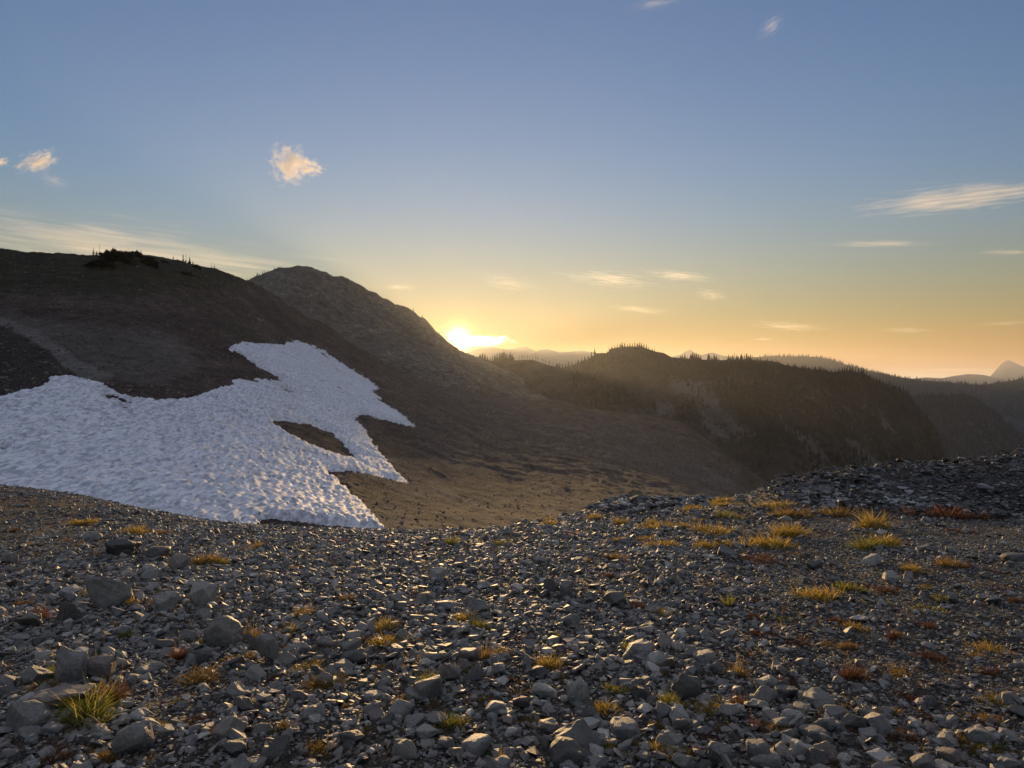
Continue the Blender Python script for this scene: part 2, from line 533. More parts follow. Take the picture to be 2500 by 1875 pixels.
def h_pale(px, py, X, Y, Z):
    px = px + 8 * vnoise(px / 20, py / 20, seed=11)
    py = py + 6 * vnoise(px / 24, py / 12, seed=12)
    a = 1.3 * smoothstep(-5, 5, poly_dist(px, py, [(-1500, 720), (-100, 755), (0, 775), (60, 790), (110, 818), (150, 850), (230, 895), (280, 920), (230, 930), (190, 915), (150, 890), (110, 848), (0, 790), (-1500, 740)]))
    b = 0.4 * smoothstep(-15, 15, poly_dist(px, py, [(0, 765), (150, 790), (260, 800), (380, 800), (450, 830), (480, 900), (380, 940), (260, 920), (140, 840), (0, 780)]))
    c = (0.22 + 0.12 * fbm(X / 30, Y / 60, None, 4, 83)) * smoothstep(-40, 40, poly_dist(px, py, [(900, 900), (1180, 940), (1400, 990), (1600, 1040), (1700, 1100), (1830, 1200), (1830, 1400), (850, 1400), (960, 1200), (1020, 1060)]))  # pale scree, its colour also lightened for the glare over the basin
    return np.clip(np.maximum.reduce([a, b, c]), 0, 1) * 0.75


HILL_RIDGE = [(-900, 560), (-200, 592), (0, 606), (30, 608), (60, 614), (150, 618), (230, 622), (250, 620), (300, 619), (350, 622), (400, 630), (440, 636), (480, 645), (505, 652), (530, 657), (560, 670), (600, 684), (640, 702), (680, 725), (705, 745), (740, 765), (800, 795), (850, 830),
              (900, 860), (980, 905), (1060, 935), (1130, 952), (1180, 962), (1250, 970), (1290, 974), (1340, 975), (1380, 981), (1450, 1000), (1520, 1008), (1600, 1015), (1660, 1028), (1700, 1055), (1740, 1082), (1790, 1118), (1840, 1155), (1880, 1188), (1950, 1240), (2300, 1400), (2600, 1500)]
T_hill = terrain("hillside", -900, 2600, 4, [
    ([(x, float(poly_at(HILL_RIDGE, x) + 3.4 * fbm(x / 22, 5.3, None, 4, 98) + 0.8 * vnoise(x / 4.0, 2.0, seed=99))) for x in range(-900, 2600, 3)], [(-900, 95), (0, 120), (300, 130), (560, 180), (800, 330), (1100, 480), (1350, 480), (1600, 400), (1880, 280), (2600, 200)]),
    ([(-900, 800), (0, 790), (300, 800), (600, 820), (900, 960), (1200, 1060), (1500, 1100), (1880, 1230), (2600, 1550)],
     [(-900, 70), (0, 78), (300, 85), (600, 120), (900, 170), (1200, 230), (1500, 240), (1880, 190), (2600, 150)]),
    ([(-900, 980), (0, 975), (300, 985), (600, 990), (900, 1090), (1200, 1160), (1500, 1190), (1880, 1270), (2600, 1600)],
     [(-900, 48), (0, 52), (300, 56), (600, 72), (900, 90), (1200, 120), (1500, 130), (1880, 120), (2600, 100)]),
    ([(-900, 1180), (0, 1190), (600, 1240), (1200, 1330), (1880, 1400), (2600, 1700)], [(-900, 29), (0, 31), (600, 33), (1200, 45), (1880, 60), (2600, 60)]),
    ([(-900, 1290), (0, 1320), (600, 1380), (1200, 1480), (1880, 1500), (2600, 1800)], [(-900, 24), (0, 24), (600, 24), (1200, 30), (1880, 40), (2600, 40)])],
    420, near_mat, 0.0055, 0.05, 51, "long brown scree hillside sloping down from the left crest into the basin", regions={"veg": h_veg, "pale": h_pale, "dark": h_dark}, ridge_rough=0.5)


# ------------------------------------------------------------------ foreground gravel
KC = np.array([-1500, -800, 0, 500, 950, 1250, 1500, 1750, 2000, 2250, 2500, 3300, 4200], float)
KD = {0.4: [-1.5] * 13, 3.0: [-1.55] * 13,
      6.0: [-1.8, -1.8, -1.79, -1.77, -1.75, -1.73, -1.71, -1.69, -1.68, -1.67, -1.66, -1.65, -1.65],
      9.5: [-2.1, -2.1, -2.1, -2.1, -2.08, -2.06, -2.02, -1.96, -1.9, -1.88, -1.88, -1.88, -1.88],
      12.0: [-2.3, -2.3, -2.33, -2.4, -2.42, -2.4, -2.22, -2.12, -2.0, -2.06, -2.1, -2.1, -2.1]}
DC = np.array([24, 24, 22, 19, 17, 16.5, 16, 15.5, 15.5, 16, 17, 17, 17], float)
PYC = np.array([1060, 1100, 1180, 1268, 1300, 1288, 1224, 1208, 1148, 1120, 1096, 1020, 1000], float)
ZC = -(PYC - CY) / F * DC
_t = np.concatenate([np.linspace(0.4, 12, 60), np.geomspace(12.05, 60, 140)])
_u = np.arange(-1500, 4201, 10.0)
_Z = np.zeros((len(_t), len(_u)))
_dc = gsmooth(np.interp(_u, KC, DC), 14)
_zc = np.interp(_u, KC, ZC)
# the traced skyline of the near ground
SKY_G = [(-1500, 1060), (-400, 1135), (0, 1180), (60, 1186), (120, 1192), (200, 1207), (300, 1228), (400, 1250), (480, 1266), (560, 1278), (640, 1288), (760, 1296), (900, 1302), (1000, 1305), (1090, 1306), (1160, 1296), (1230, 1284), (1290, 1273), (1340, 1265), (1400, 1252),
         (1440, 1240), (1480, 1222), (1520, 1214), (1560, 1213), (1620, 1218), (1680, 1219), (1740, 1217), (1780, 1208), (1820, 1198), (1860, 1186), (1900, 1170), (1950, 1160), (2000, 1150), (2060, 1141), (2120, 1135), (2180, 1130), (2240, 1128), (2300, 1124), (2360, 1120), (2420, 1112), (2470, 1103), (2500, 1094), (2600, 1075), (3000, 1020), (4200, 980)]
_zc = -(poly_at(SKY_G, _u) + 6 - CY) / F * _dc
_rows = [gsmooth(np.interp(_u, KC, KD[k]), 12) for k in (0.4, 3.0, 6.0, 9.5, 12.0)]
for c in range(len(_u)):
    dk = [0.4, 3.0, 6.0, 9.5, 12.0, _dc[c], _dc[c] + 1.5, _dc[c] + 6, _dc[c] + 20, 90]
    zk = [r[c] for r in _rows] + [_zc[c], _zc[c] - 0.45, _zc[c] - 3.2, _zc[c] - 11, _zc[c] - 30]
    _Z[:, c] = pchip_rows(dk, np.array(zk)[:, None], _t)[:, 0]


def fgz(x, y, detail=True):
    x = np.asarray(x, float); y = np.maximum(np.asarray(y, float), 0.41)
    u = np.clip(CX + x / y * F, -1490, 4190)
    ci = (u + 1500) / 10.0
    c0 = np.clip(ci.astype(int), 0, len(_u) - 2); cf = ci - c0
    ri = np.interp(y, _t, np.arange(len(_t)))
    r0 = np.clip(ri.astype(int), 0, len(_t) - 2); rf = ri - r0
    z = (_Z[r0, c0] * (1 - cf) + _Z[r0, c0 + 1] * cf) * (1 - rf) + (_Z[r0 + 1, c0] * (1 - cf) + _Z[r0 + 1, c0 + 1] * cf) * rf
    if detail:
        z = z + 0.05 * fbm(x / 1.6, y / 1.6, None, 3, 101) + 0.012 * fbm(x / 0.22, y / 0.22, None, 3, 102)
    return z


def fg_point(px, py):
    """where the line of sight through px, py meets the near ground"""
    d = np.geomspace(1.5, 26, 700)
    x = (px - CX) / F * d
    g = CY - fgz(x, d) / d * F
    k = np.argmax(g <= py)
    if g[k] > py: k = int(np.argmin(g))
    return np.array([x[k], d[k], float(fgz(x[k:k + 1], d[k:k + 1])[0])])


def soil_mat():
    m, nt, b = new_mat("gravel_soil")
    v = obj_vec(nt)
    n1 = noise_tex(nt, 0.9, 6, 0.6, v)
    n2 = noise_tex(nt, 9.0, 6, 0.65, v)
    base = ramp(nt, n1, [(0.3, (0.033, 0.026, 0.019)), (0.5, (0.052, 0.041, 0.03)), (0.7, (0.043, 0.032, 0.021))])
    vo = nt.nodes.new("ShaderNodeTexVoronoi"); vo.inputs["Scale"].default_value = 55.0
    vo.inputs["Randomness"].default_value = 1.0
    L(nt, v, vo.inputs["Vector"])
    vo2 = nt.nodes.new("ShaderNodeTexVoronoi"); vo2.inputs["Scale"].default_value = 24.0
    L(nt, v, vo2.inputs["Vector"])
    pc = N(nt, "ShaderNodeSeparateColor"); L(nt, vo.outputs["Color"], pc.inputs[0])
    tone = ramp(nt, pc.outputs[0], [(0.0, (0.4, 0.4, 0.42)), (0.5, (0.9, 0.9, 0.9)), (0.85, (1.5, 1.5, 1.5)), (1.0, (2.4, 2.4, 2.4))])
    col = mix_col(nt, 1.0, base, tone, 'MULTIPLY')
    sp = ramp(nt, n2, [(0.3, (0.6, 0.6, 0.6)), (0.7, (1.35, 1.3, 1.25))])
    col = mix_col(nt, 1.0, col, sp, 'MULTIPLY')
    L(nt, col, b.inputs["Base Color"])
    b.inputs["Roughness"].default_value = 0.85
    b.inputs["Specular IOR Level"].default_value = 0.3
    h = math_node(nt, 'ADD', math_node(nt, 'MULTIPLY', vo.outputs["Distance"], -0.5), math_node(nt, 'MULTIPLY', vo2.outputs["Distance"], -0.8))
    h = math_node(nt, 'ADD', h, math_node(nt, 'MULTIPLY', n2, 0.6))
    bump(nt, b, h, 1.0, 0.02)
    return m


def stone_mat(name, stops, rust=0.25, per_object=False):
    m, nt, b = new_mat(name)
    v = obj_vec(nt)
    if per_object:
        oi = nt.nodes.new("ShaderNodeObjectInfo")
        t = oi.outputs["Random"]
        add = N(nt, "ShaderNodeVectorMath", operation='ADD')
        L(nt, v, add.inputs[0]); L(nt, oi.outputs["Location"], add.inputs[1])
        v = add.outputs[0]
    else:
        t = attr(nt, "tone").outputs["Fac"]
    n1 = noise_tex(nt, 14.0, 6, 0.65, v)
    n2 = noise_tex(nt, 90.0, 4, 0.7, v)
    base = ramp(nt, t, stops)
    mott = ramp(nt, n1, [(0.3, (0.62, 0.62, 0.64)), (0.55, (1.0, 1.0, 1.0)), (0.75, (1.3, 1.28, 1.22))])
    col = mix_col(nt, 1.0, base, mott, 'MULTIPLY')
    spk = ramp(nt, n2, [(0.38, (0.75, 0.75, 0.75)), (0.62, (1.2, 1.2, 1.2))])
    col = mix_col(nt, 1.0, col, spk, 'MULTIPLY')
    rn = noise_tex(nt, 5.0, 4, 0.6, v)
    rf = N(nt, "ShaderNodeMapRange"); L(nt, rn, rf.inputs[0])
    rf.inputs[1].default_value = 0.58; rf.inputs[2].default_value = 0.72; rf.inputs[4].default_value = rust
    col = mix_col(nt, rf.outputs[0], col, (0.13, 0.085, 0.045))
    L(nt, col, b.inputs["Base Color"])
    b.inputs["Roughness"].default_value = 0.6
    b.inputs["Specular IOR Level"].default_value = 0.36
    h = math_node(nt, 'ADD', math_node(nt, 'MULTIPLY', n1, 1.0), math_node(nt, 'MULTIPLY', n2, 0.35))
    bump(nt, b, h, 0.55, 0.012)
    return m


STOPS = [(0.0, (0.075, 0.067, 0.058)), (0.2, (0.15, 0.14, 0.122)), (0.4, (0.225, 0.213, 0.188)), (0.55, (0.185, 0.168, 0.135)), (0.7, (0.26, 0.25, 0.228)), (0.82, (0.19, 0.15, 0.12)), (0.92, (0.35, 0.33, 0.285)), (1.0, (0.5, 0.47, 0.4))]
soil = soil_mat()
stone_m = stone_mat("stone_mixed", STOPS)
stone_mo = stone_mat("stone_single", STOPS, 0.3, True)
slab_m = stone_mat("outcrop_rock", [(0.0, (0.035, 0.033, 0.03)), (0.35, (0.075, 0.07, 0.065)), (0.65, (0.2, 0.195, 0.18)), (1.0, (0.5, 0.49, 0.45))], 0.12)

# near ground sheet
u = np.arange(-1490, 4190, 9.0)
d = np.concatenate([np.linspace(0.5, 2, 8), np.geomspace(2.1, 45, 420)])
XX = (u[None] - CX) / F * d[:, None]
YY = np.repeat(d[:, None], len(u), 1)
ZZ = fgz(XX, YY)
gnd = new_mesh("ground", np.stack([XX, YY, ZZ], -1).reshape(-1, 3), grid_faces(*XX.shape), soil, True)
tag(gnd, "dark stony ground in the foreground, ending in a crest above the snow", None, None, "structure")
back = new_mesh("ground", np.array([(-40, -30, -1.56), (40, -30, -1.56), (40, 0.9, -1.52), (-40, 0.9, -1.52)], float), np.array([[0, 1, 2, 3]]), soil, False)
tag(back, "stony ground under and behind the viewer", None, None, "structure")


def hull_stone(seed, npts=14, dims=(1, 0.75, 0.45), bevel=0.0, boxy=0.5, rough=0.0):
    r = random.Random(seed)
    bm = bmesh.new()
    for k in range(npts):
        while True:
            p = Vector((r.uniform(-1, 1), r.uniform(-1, 1), r.uniform(-1, 1)))
            if 0.2 < p.length < 1.6: break
        m = max(abs(p.x), abs(p.y), abs(p.z))
        p = (p / m) * boxy + p.normalized() * (1 - boxy)
        p *= r.uniform(0.78, 1.0)
        bm.verts.new((p.x * dims[0] * 0.5, p.y * dims[1] * 0.5, p.z * dims[2] * 0.5))
    res = bmesh.ops.convex_hull(bm, input=bm.verts)
    bmesh.ops.delete(bm, geom=list({g for g in res['geom_interior'] + res['geom_unused'] if isinstance(g, bmesh.types.BMVert)}), context='VERTS')
    bmesh.ops.dissolve_limit(bm, angle_limit=math.radians(14), verts=bm.verts, edges=bm.edges)
    if bevel:
        bmesh.ops.bevel(bm, geom=list(bm.edges), offset=bevel, segments=2, affect='EDGES', profile=0.6)
    bmesh.ops.triangulate(bm, faces=bm.faces)
    if rough:
        bmesh.ops.subdivide_edges(bm, edges=bm.edges, cuts=2, use_grid_fill=True)
        bmesh.ops.triangulate(bm, faces=bm.faces)
    bmesh.ops.recalc_face_normals(bm, faces=bm.faces)
    bm.verts.index_update()
    co = np.array([v.co[:] for v in bm.verts]); fa = np.array([[v.index for v in f.verts] for f in bm.faces])
    nn = np.array([v.normal[:] for v in bm.verts])
    bm.free()
    if rough:
        k = 3.1
        co = co + nn * (rough * fbm(co[:, 0] * k, co[:, 1] * k, co[:, 2] * k, 4, seed, 0.5))[:, None] + nn * (rough * 0.5 * (fbm(co[:, 0] * 6, co[:, 1] * 6, co[:, 2] * 14, 2, seed + 9)))[:, None]
    return co, fa


SMALL = [hull_stone(100 + k, 9 + k % 4, (1, 0.6 + 0.1 * (k % 4), 0.2 + 0.1 * (k % 5)), 0, 0.35 + 0.1 * (k % 5)) for k in range(24)] + [hull_stone(150 + k, 26, (1, 0.7 + 0.1 * (k % 3), 0.4 + 0.1 * (k % 4)), 0, 0.1) for k in range(10)]
BIG = [hull_stone(300 + k, 12 + 3 * (k % 5), (1, 0.65 + 0.08 * (k % 5), 0.3 + 0.09 * (k % 5)), (0.03, 0.06, 0.045)[k % 3], (0.55, 0.15, 0.35, 0.75)[k % 4], (0.05, 0.03)[k % 2]) for k in range(28)]
SLAB = [hull_stone(500 + k, 12 + k % 4, (1, 0.7, 0.16 + 0.05 * (k % 4)), 0, 0.85) for k in range(16)]


def rot_mats(rz, tx, ty):
    cz, sz, cx, sx, cy, sy = np.cos(rz), np.sin(rz), np.cos(tx), np.sin(tx), np.cos(ty), np.sin(ty)
    z0, o1 = np.zeros_like(rz), np.ones_like(rz)
    Rz = np.stack([cz, -sz, z0, sz, cz, z0, z0, z0, o1], -1).reshape(-1, 3, 3)
    Rx = np.stack([o1, z0, z0, z0, cx, -sx, z0, sx, cx], -1).reshape(-1, 3, 3)
    Ry = np.stack([cy, z0, sy, z0, o1, z0, -sy, z0, cy], -1).reshape(-1, 3, 3)
    return Rx @ Ry @ Rz


def merge_pieces(variants, vid, pos, size, R, tone):
    cos, fas, tn, off = [], [], [], 0
    for k, (co, fa) in enumerate(variants):
        s = np.where(vid == k)[0]
        if not len(s): continue
        c = np.einsum('nij,vj->nvi', R[s], co) * (size[s][:, None, None] if size.ndim == 1 else size[s][:, None, :]) + pos[s][:, None, :]
        cos.append(c.reshape(-1, 3))
        fas.append((fa[None] + off + (np.arange(len(s)) * len(co))[:, None, None]).reshape(-1, 3))
        tn.append(np.repeat(tone[s], len(co)))
        off += len(s) * len(co)
    return np.concatenate(cos), np.concatenate(fas), np.concatenate(tn)


def stones_field(rng, dens, dmin, dmax, smin, smax, power=1.6, pad=500):
    """random stones on the near ground: dens per square metre between the depths"""
    w = (2500 + 2 * pad) / F
    area = w * (dmax ** 2 - dmin ** 2) / 2
    n = int(area * dens)
    y = np.sqrt(rng.uniform(dmin ** 2, dmax ** 2, n))
    x = (rng.uniform(-pad, 2500 + pad, n) - CX) / F * y
    size = smin * (1 - rng.uniform(0, 1, n) * (1 - (smin / smax) ** power)) ** (-1 / power)
    return x, y, size


def coarse_mask(x, y, size):
    """share of stones of this size kept at a place: fine gravel on the right and at the upper left, coarse stones in the lower middle"""
    px = CX + x / y * F
    py = CY - fgz(x, y, False) / y * F
    fine = smoothstep(1500, 1950, px) * smoothstep(1800, 1560, py) * 0.85
    fine = np.maximum(fine, 0.75 * smoothstep(520, 150, px) * smoothstep(1460, 1330, py))
    fine = np.maximum(fine, 0.85 * np.exp(-((px - 390) / 110) ** 2 - ((py - 1725) / 45) ** 2))
    fine = np.maximum(fine, 0.55 * np.exp(-((px - 1400) / 200) ** 2 - ((py - 1500) / 70) ** 2))
    n = fbm(x / 1.1, y / 1.1, None, 3, 201)
    k = np.clip(1 - fine * smoothstep(0.02, 0.06, size) + 0.5 * n * smoothstep(0.02, 0.05, size), 0.06, 1)
    return k


rs = np.random.default_rng(11)
parts = [stones_field(rs, 900, 1.3, 4.5, 0.012, 0.035, 1.5), stones_field(rs, 330, 4.5, 11, 0.018, 0.04, 1.5), stones_field(rs, 520, 1.3, 9, 0.02, 0.06, 1.6), stones_field(rs, 170, 4.5, 26, 0.035, 0.09, 1.8),
         stones_field(rs, 150, 1.3, 6, 0.035, 0.09, 1.6), stones_field(rs, 130, 1.3, 26, 0.055, 0.14, 2.0), stones_field(rs, 5.0, 1.3, 26, 0.11, 0.22, 2.8)]
sx = np.concatenate([p[0] for p in parts]); sy = np.concatenate([p[1] for p in parts]); ss = np.concatenate([p[2] for p in parts])
keep = rs.uniform(0, 1, len(sx)) < coarse_mask(sx, sy, ss)
sx, sy, ss = sx[keep], sy[keep], ss[keep]
# boulders and stones traced from the photograph: px, py of the foot, width, height in its pixels, look
TRACED = [
    (242, 1492, 118, 66, "largest pale blue grey boulder with two humps, left of the upright orange sedge tuft"),
    (160, 1522, 70, 46, "dark pyramid shaped boulder left of the two humped boulder"),
    (393, 1497, 88, 50, "wedge shaped grey boulder right of the upright orange sedge tuft"),
    (484, 1482, 62, 62, "tall blocky boulder with a pale shoulder, right of the wedge shaped one"),
    (545, 1578, 92, 60, "large smooth rounded boulder left of the tall brown sedge"),
    (636, 1628, 122, 62, "long boulder with a hump at its left end, below the tall brown sedge"),
    (478, 1622, 60, 34, "tan boulder with a sunlit ridge above the orange brown sedge clump"),
    (232, 1662, 82, 74, "tall boulder with a bright sunlit right edge at lower left"),
    (163, 1668, 72, 88, "cone shaped boulder with a glowing top at lower left"),
    (82, 1668, 68, 36, "low brownish boulder near the left edge, beside the cone shaped one"),
    (160, 1712, 78, 40, "blue grey slab behind the big grass tussock"),
    (48, 1792, 96, 68, "bluish slanting boulder left of the big grass tussock"),
    (128, 1742, 130, 44, "wide flat slab just behind the big grass tussock"),
    (312, 1846, 92, 66, "dark rust stained boulder at the lower left"),
    (558, 1805, 66, 44, "dark triangular boulder with a bright sunlit edge near the bottom"),
    (668, 1862, 86, 56, "grey boulder with a pale left face at the bottom edge"),
    (790, 1592, 70, 46, "rounded grey boulder with a lit cap, left of a similar square one"),
    (855, 1606, 64, 46, "square grey boulder left of the gold and green low tuft"),
    (284, 1356, 78, 40, "broad boulder with a bright corner in the upper left gravel"),
    (382, 1364, 50, 28, "low flat topped boulder right of the broad one in the upper left gravel"),
    (216, 1322, 50, 22, "smooth low boulder highest up in the left gravel"),
    (14, 1384, 40, 30, "boulder with a brown face at the left edge above a red tuft"),
    (60, 1538, 56, 36, "dark blunt boulder below the red tuft at the left"),
    (430, 1392, 42, 36, "upright pale stone left of the long orange tuft"),
    (365, 1418, 46, 26, "flat pale stone below and left of the upright pale stone"),
    (1155, 1666, 76, 58, "big angular grey boulder in the centre, below the golden tufts"),
    (1093, 1664, 60, 44, "brown faceted boulder just left of the big angular one in the centre"),
    (1042, 1714, 74, 56, "pyramid shaped boulder below the brown faceted one"),
    (1160, 1498, 62, 30, "low domed boulder in the middle above the golden tuft"),
    (1346, 1442, 46, 30, "brownish lump of rock in the upper middle gravel"),
    (1068, 1420, 62, 32, "flat brown boulder in the upper middle gravel"),
    (1505, 1482, 52, 32, "purplish grey boulder left of the orange tuft right of centre"),
    (1392, 1870, 96, 50, "wide dark boulder at the bottom edge right of centre"),
    (1330, 1838, 42, 34, "bright pale stone near the bottom edge, right of centre"),
    (1412, 1722, 52, 62, "upright boulder leaning left, right of centre near the bottom"),
    (1276, 1732, 42, 34, "small square boulder left of the leaning upright one"),
    (1682, 1708, 64, 64, "pointed boulder with a sunlit left edge at lower right"),
    (1628, 1752, 50, 32, "pale block below and left of the pointed boulder"),
    (1938, 1772, 74, 44, "long blue grey boulder at the lower right"),
    (1954, 1852, 48, 38, "angular tan stone below the long blue grey boulder"),
    (1924, 1706, 56, 24, "flat pale slab above the long blue grey boulder"),
    (1878, 1686, 50, 28, "smooth grey stone left of the flat pale slab at lower right"),
    (2182, 1422, 36, 26, "knobbly brown stone below the olive tuft in the right gravel"),
    (2222, 1416, 44, 20, "pale flat stone right of the knobbly brown one"),
    (2032, 1386, 30, 26, "pointed stone with a glowing left side in the right gravel"),
    (1996, 1392, 50, 24, "dark flat stone left of the pointed glowing one in the right gravel"),
    (1763, 1870, 60, 56, "tall boulder at the bottom edge at lower right"),
    (1856, 1866, 54, 48, "dark upright stone at the bottom edge right of the tall boulder"),
    (2276, 1728, 36, 26, "smooth rounded pale stone right of the red tuft at lower right"),
    (2330, 1474, 24, 22, "tiny upright tan stone standing alone in the dark right gravel"),
    (2435, 1478, 40, 20, "low dark stone near the right edge beside the red tuft"),
    (1752, 1645, 34, 24, "small cube of pale stone with a lit top at the right"),
]
bx, by, bsz = [], [], []
stone_objs = []


def place_stone(co_fa, loc, dims, rz, tilt, name, label, group, mat):
    me = co_fa
    o = bpy.data.objects.new(name, me)
    COL.objects.link(o)
    o.location = loc
    o.rotation_euler = (tilt[0], tilt[1], rz)
    o.scale = dims
    tag(o, label, "stone" if name == "stone" else "boulder", group)
    return o


BIG_ME = [new_mesh("stone", c, f, stone_mo, False, link=False) for c, f in BIG]
traced_xyz = []
rt = random.Random(5)
for k, (px, py, w, h, lab) in enumerate(TRACED):
    p = fg_point(px, min(py, 1874))
    s = w / F * p[1]
    hh = h / F * p[1]
    co = BIG[k % len(BIG)][0]
    ext = co.max(0) - co.min(0)
    kx = s / ext[0] * 1.02; kz = hh / ext[2] * 1.25
    o = place_stone(BIG_ME[k % len(BIG)], (p[0], p[1] + s * 0.3, p[2] + hh * 0.36), (kx, kx * rt.uniform(0.8, 1.1), kz), rt.uniform(-0.35, 0.35), (rt.uniform(-0.12, 0.12), rt.uniform(-0.12, 0.12)), "boulder", lab, "larger boulders lying in the gravel", stone_mo)
    traced_xyz.append((p[0], p[1] + s * 0.3, s * 0.5))
traced_xyz = np.array(traced_xyz)

# loose stones: those that show largest stand alone, the rest is one field of gravel
dd = np.full(len(sx), 9.0)
for (tx, ty, tr) in traced_xyz:
    dd = np.minimum(dd, np.hypot(sx - tx, (sy - ty)) - tr)
keep = (dd > -0.05 + 0 * ss) | (ss < 0.05)
sx, sy, ss = sx[keep], sy[keep], ss[keep]
n = len(sx)
spx = CX + sx / sy * F
zz = fgz(sx, sy)
spy = CY - zz / sy * F
tone = rs.uniform(0, 1, n)
rz = rs.uniform(0, 2 * np.pi, n)
tilt = np.where(rs.uniform(0, 1, n) < 0.25, 0.75, 0.28)
tx_, ty_ = rs.normal(0, 1, n) * tilt, rs.normal(0, 1, n) * tilt
size3 = np.stack([ss, ss, ss * rs.uniform(0.7, 1.3, n)], -1)
vis = (spx > 5) & (spx < 2495) & (spy < 1880) & (sy < _dc[np.clip(((spx + 1500) / 10).astype(int), 0, len(_dc) - 1)])
ang_size = np.where(vis, ss / sy, 0)
order = np.argsort(-ang_size)
N_SINGLE = 248
single = order[:N_SINGLE]
rest = np.ones(n, bool); rest[single] = False
R = rot_mats(rz, tx_, ty_)
vid = rs.integers(0, len(SMALL), n)
pos = np.stack([sx, sy, zz + ss * 0.1], -1)
ri = np.where(rest)[0]
co, fa, tn = merge_pieces(SMALL, vid[ri], pos[ri], ss[ri], R[ri], tone[ri])
gravel = new_mesh("gravel", co, fa, stone_m, False, {"tone": tn})
tag(gravel, "grey broken stones and gravel covering the whole foreground slope", None, None, "stuff")

# names for places in the gravel, used to tell single stones apart
MARKS = [
    (175, 1760, "the big grass tussock at lower left"), (242, 1470, "the two humped boulder"), (545, 1550, "the smooth rounded boulder"), (636, 1600, "the long humped boulder"),
    (312, 1815, "the rust stained boulder"), (464, 1650, "the orange sedge clump"), (773, 1660, "the wide brown sedge clump"), (1155, 1640, "the big angular centre boulder"),
    (1105, 1760, "the tuft near the bottom centre"), (1042, 1690, "the pyramid shaped boulder"), (1392, 1850, "the wide dark boulder at the bottom"), (1412, 1695, "the leaning upright boulder"),
    (1682, 1680, "the pointed boulder at lower right"), (1938, 1755, "the long blue grey boulder"), (2100, 1640, "the red brown clump at the right"), (2450, 1700, "the gold tuft near the right edge"),
    (284, 1340, "the broad boulder at upper left"), (480, 1375, "the long orange tuft at upper left"), (837, 1320, "the orange tuft below the snow"), (1101, 1320, "the green tuft in the crest dip"),
    (1160, 1485, "the low domed boulder"), (1346, 1430, "the brownish lump of rock"), (1505, 1465, "the purplish boulder"), (1557, 1475, "the orange tuft right of centre"),
    (1877, 1375, "the wide red brown tuft"), (2145, 1325, "the bright green tussock"), (2349, 1375, "the rounded orange tuft at right"), (1532, 1575, "the spiky green tuft"),
    (930, 1570, "the gold and green low tuft"), (2007, 1460, "the long gold brown tuft"), (60, 1560, "the left picture edge"), (1227, 1590, "the orange tuft in the centre"),
]
ORD = ["closest", "second closest", "third closest", "fourth closest", "fifth closest", "sixth closest", "seventh closest", "eighth closest", "ninth closest", "tenth closest"] + [f"{k}th closest" for k in range(11, 60)]


def mark_labels(pxs, pys, what):
    """what[k]: a noun phrase; the label says where it lies from the closest mark and its rank there"""
    M = np.array([(m[0], m[1]) for m in MARKS], float)
    key = []
    for x, y in zip(pxs, pys):
        dx, dy = x - M[:, 0], (y - M[:, 1]) * 1.6
        j = int(np.argmin(np.hypot(dx, dy)))
        dist = math.hypot(dx[j], dy[j])
        side = ("right of" if dx[j] > 0 else "left of") if abs(dx[j]) > abs(dy[j]) else ("in front of" if dy[j] > 0 else "behind")
        key.append((j, side, dist))
    out = [None] * len(key)
    groups = {}
    for i, (j, side, dist) in enumerate(key):
        groups.setdefault((what[i], j, side), []).append((dist, i))
    for (wh, j, side), lst in groups.items():
        for r, (_, i) in enumerate(sorted(lst)):
            out[i] = ("" if len(lst) == 1 else ORD[r] + " ") + f"{wh} {side} {MARKS[j][2]}"
    return out


phr = []
for i in single:
    flat = BIG[i % len(BIG)][0][:, 2].ptp() < 0.42
    phr.append(("flat " if flat else "chunky ") + "grey stone")
labs = mark_labels(spx[single], spy[single], phr)
for q, i in enumerate(single):
    o = place_stone(BIG_ME[i % len(BIG)], (sx[i], sy[i], zz[i] + ss[i] * 0.12), tuple(size3[i] * 1.05), rz[i], (tx_[i] * 0.7, ty_[i] * 0.7), "stone", labs[q], "loose stones in the foreground gravel", stone_mo)

# ------------------------------------------------------------------ bedrock outcrop at the right and the pale slab pile
OUT = [(1850, 1196), (1900, 1172), (2000, 1152), (2200, 1130), (2400, 1112), (2500, 1096), (2700, 1070), (3000, 1040), (3000, 1330), (2700, 1300), (2500, 1288), (2400, 1272), (2250, 1262), (2130, 1250), (2030, 1244), (1960, 1230), (1900, 1218)]
PILE = [(1430, 1252), (1460, 1236), (1490, 1222), (1530, 1213), (1600, 1215), (1680, 1219), (1740, 1218), (1760, 1226), (1700, 1240), (1620, 1248), (1540, 1252), (1480, 1258)]


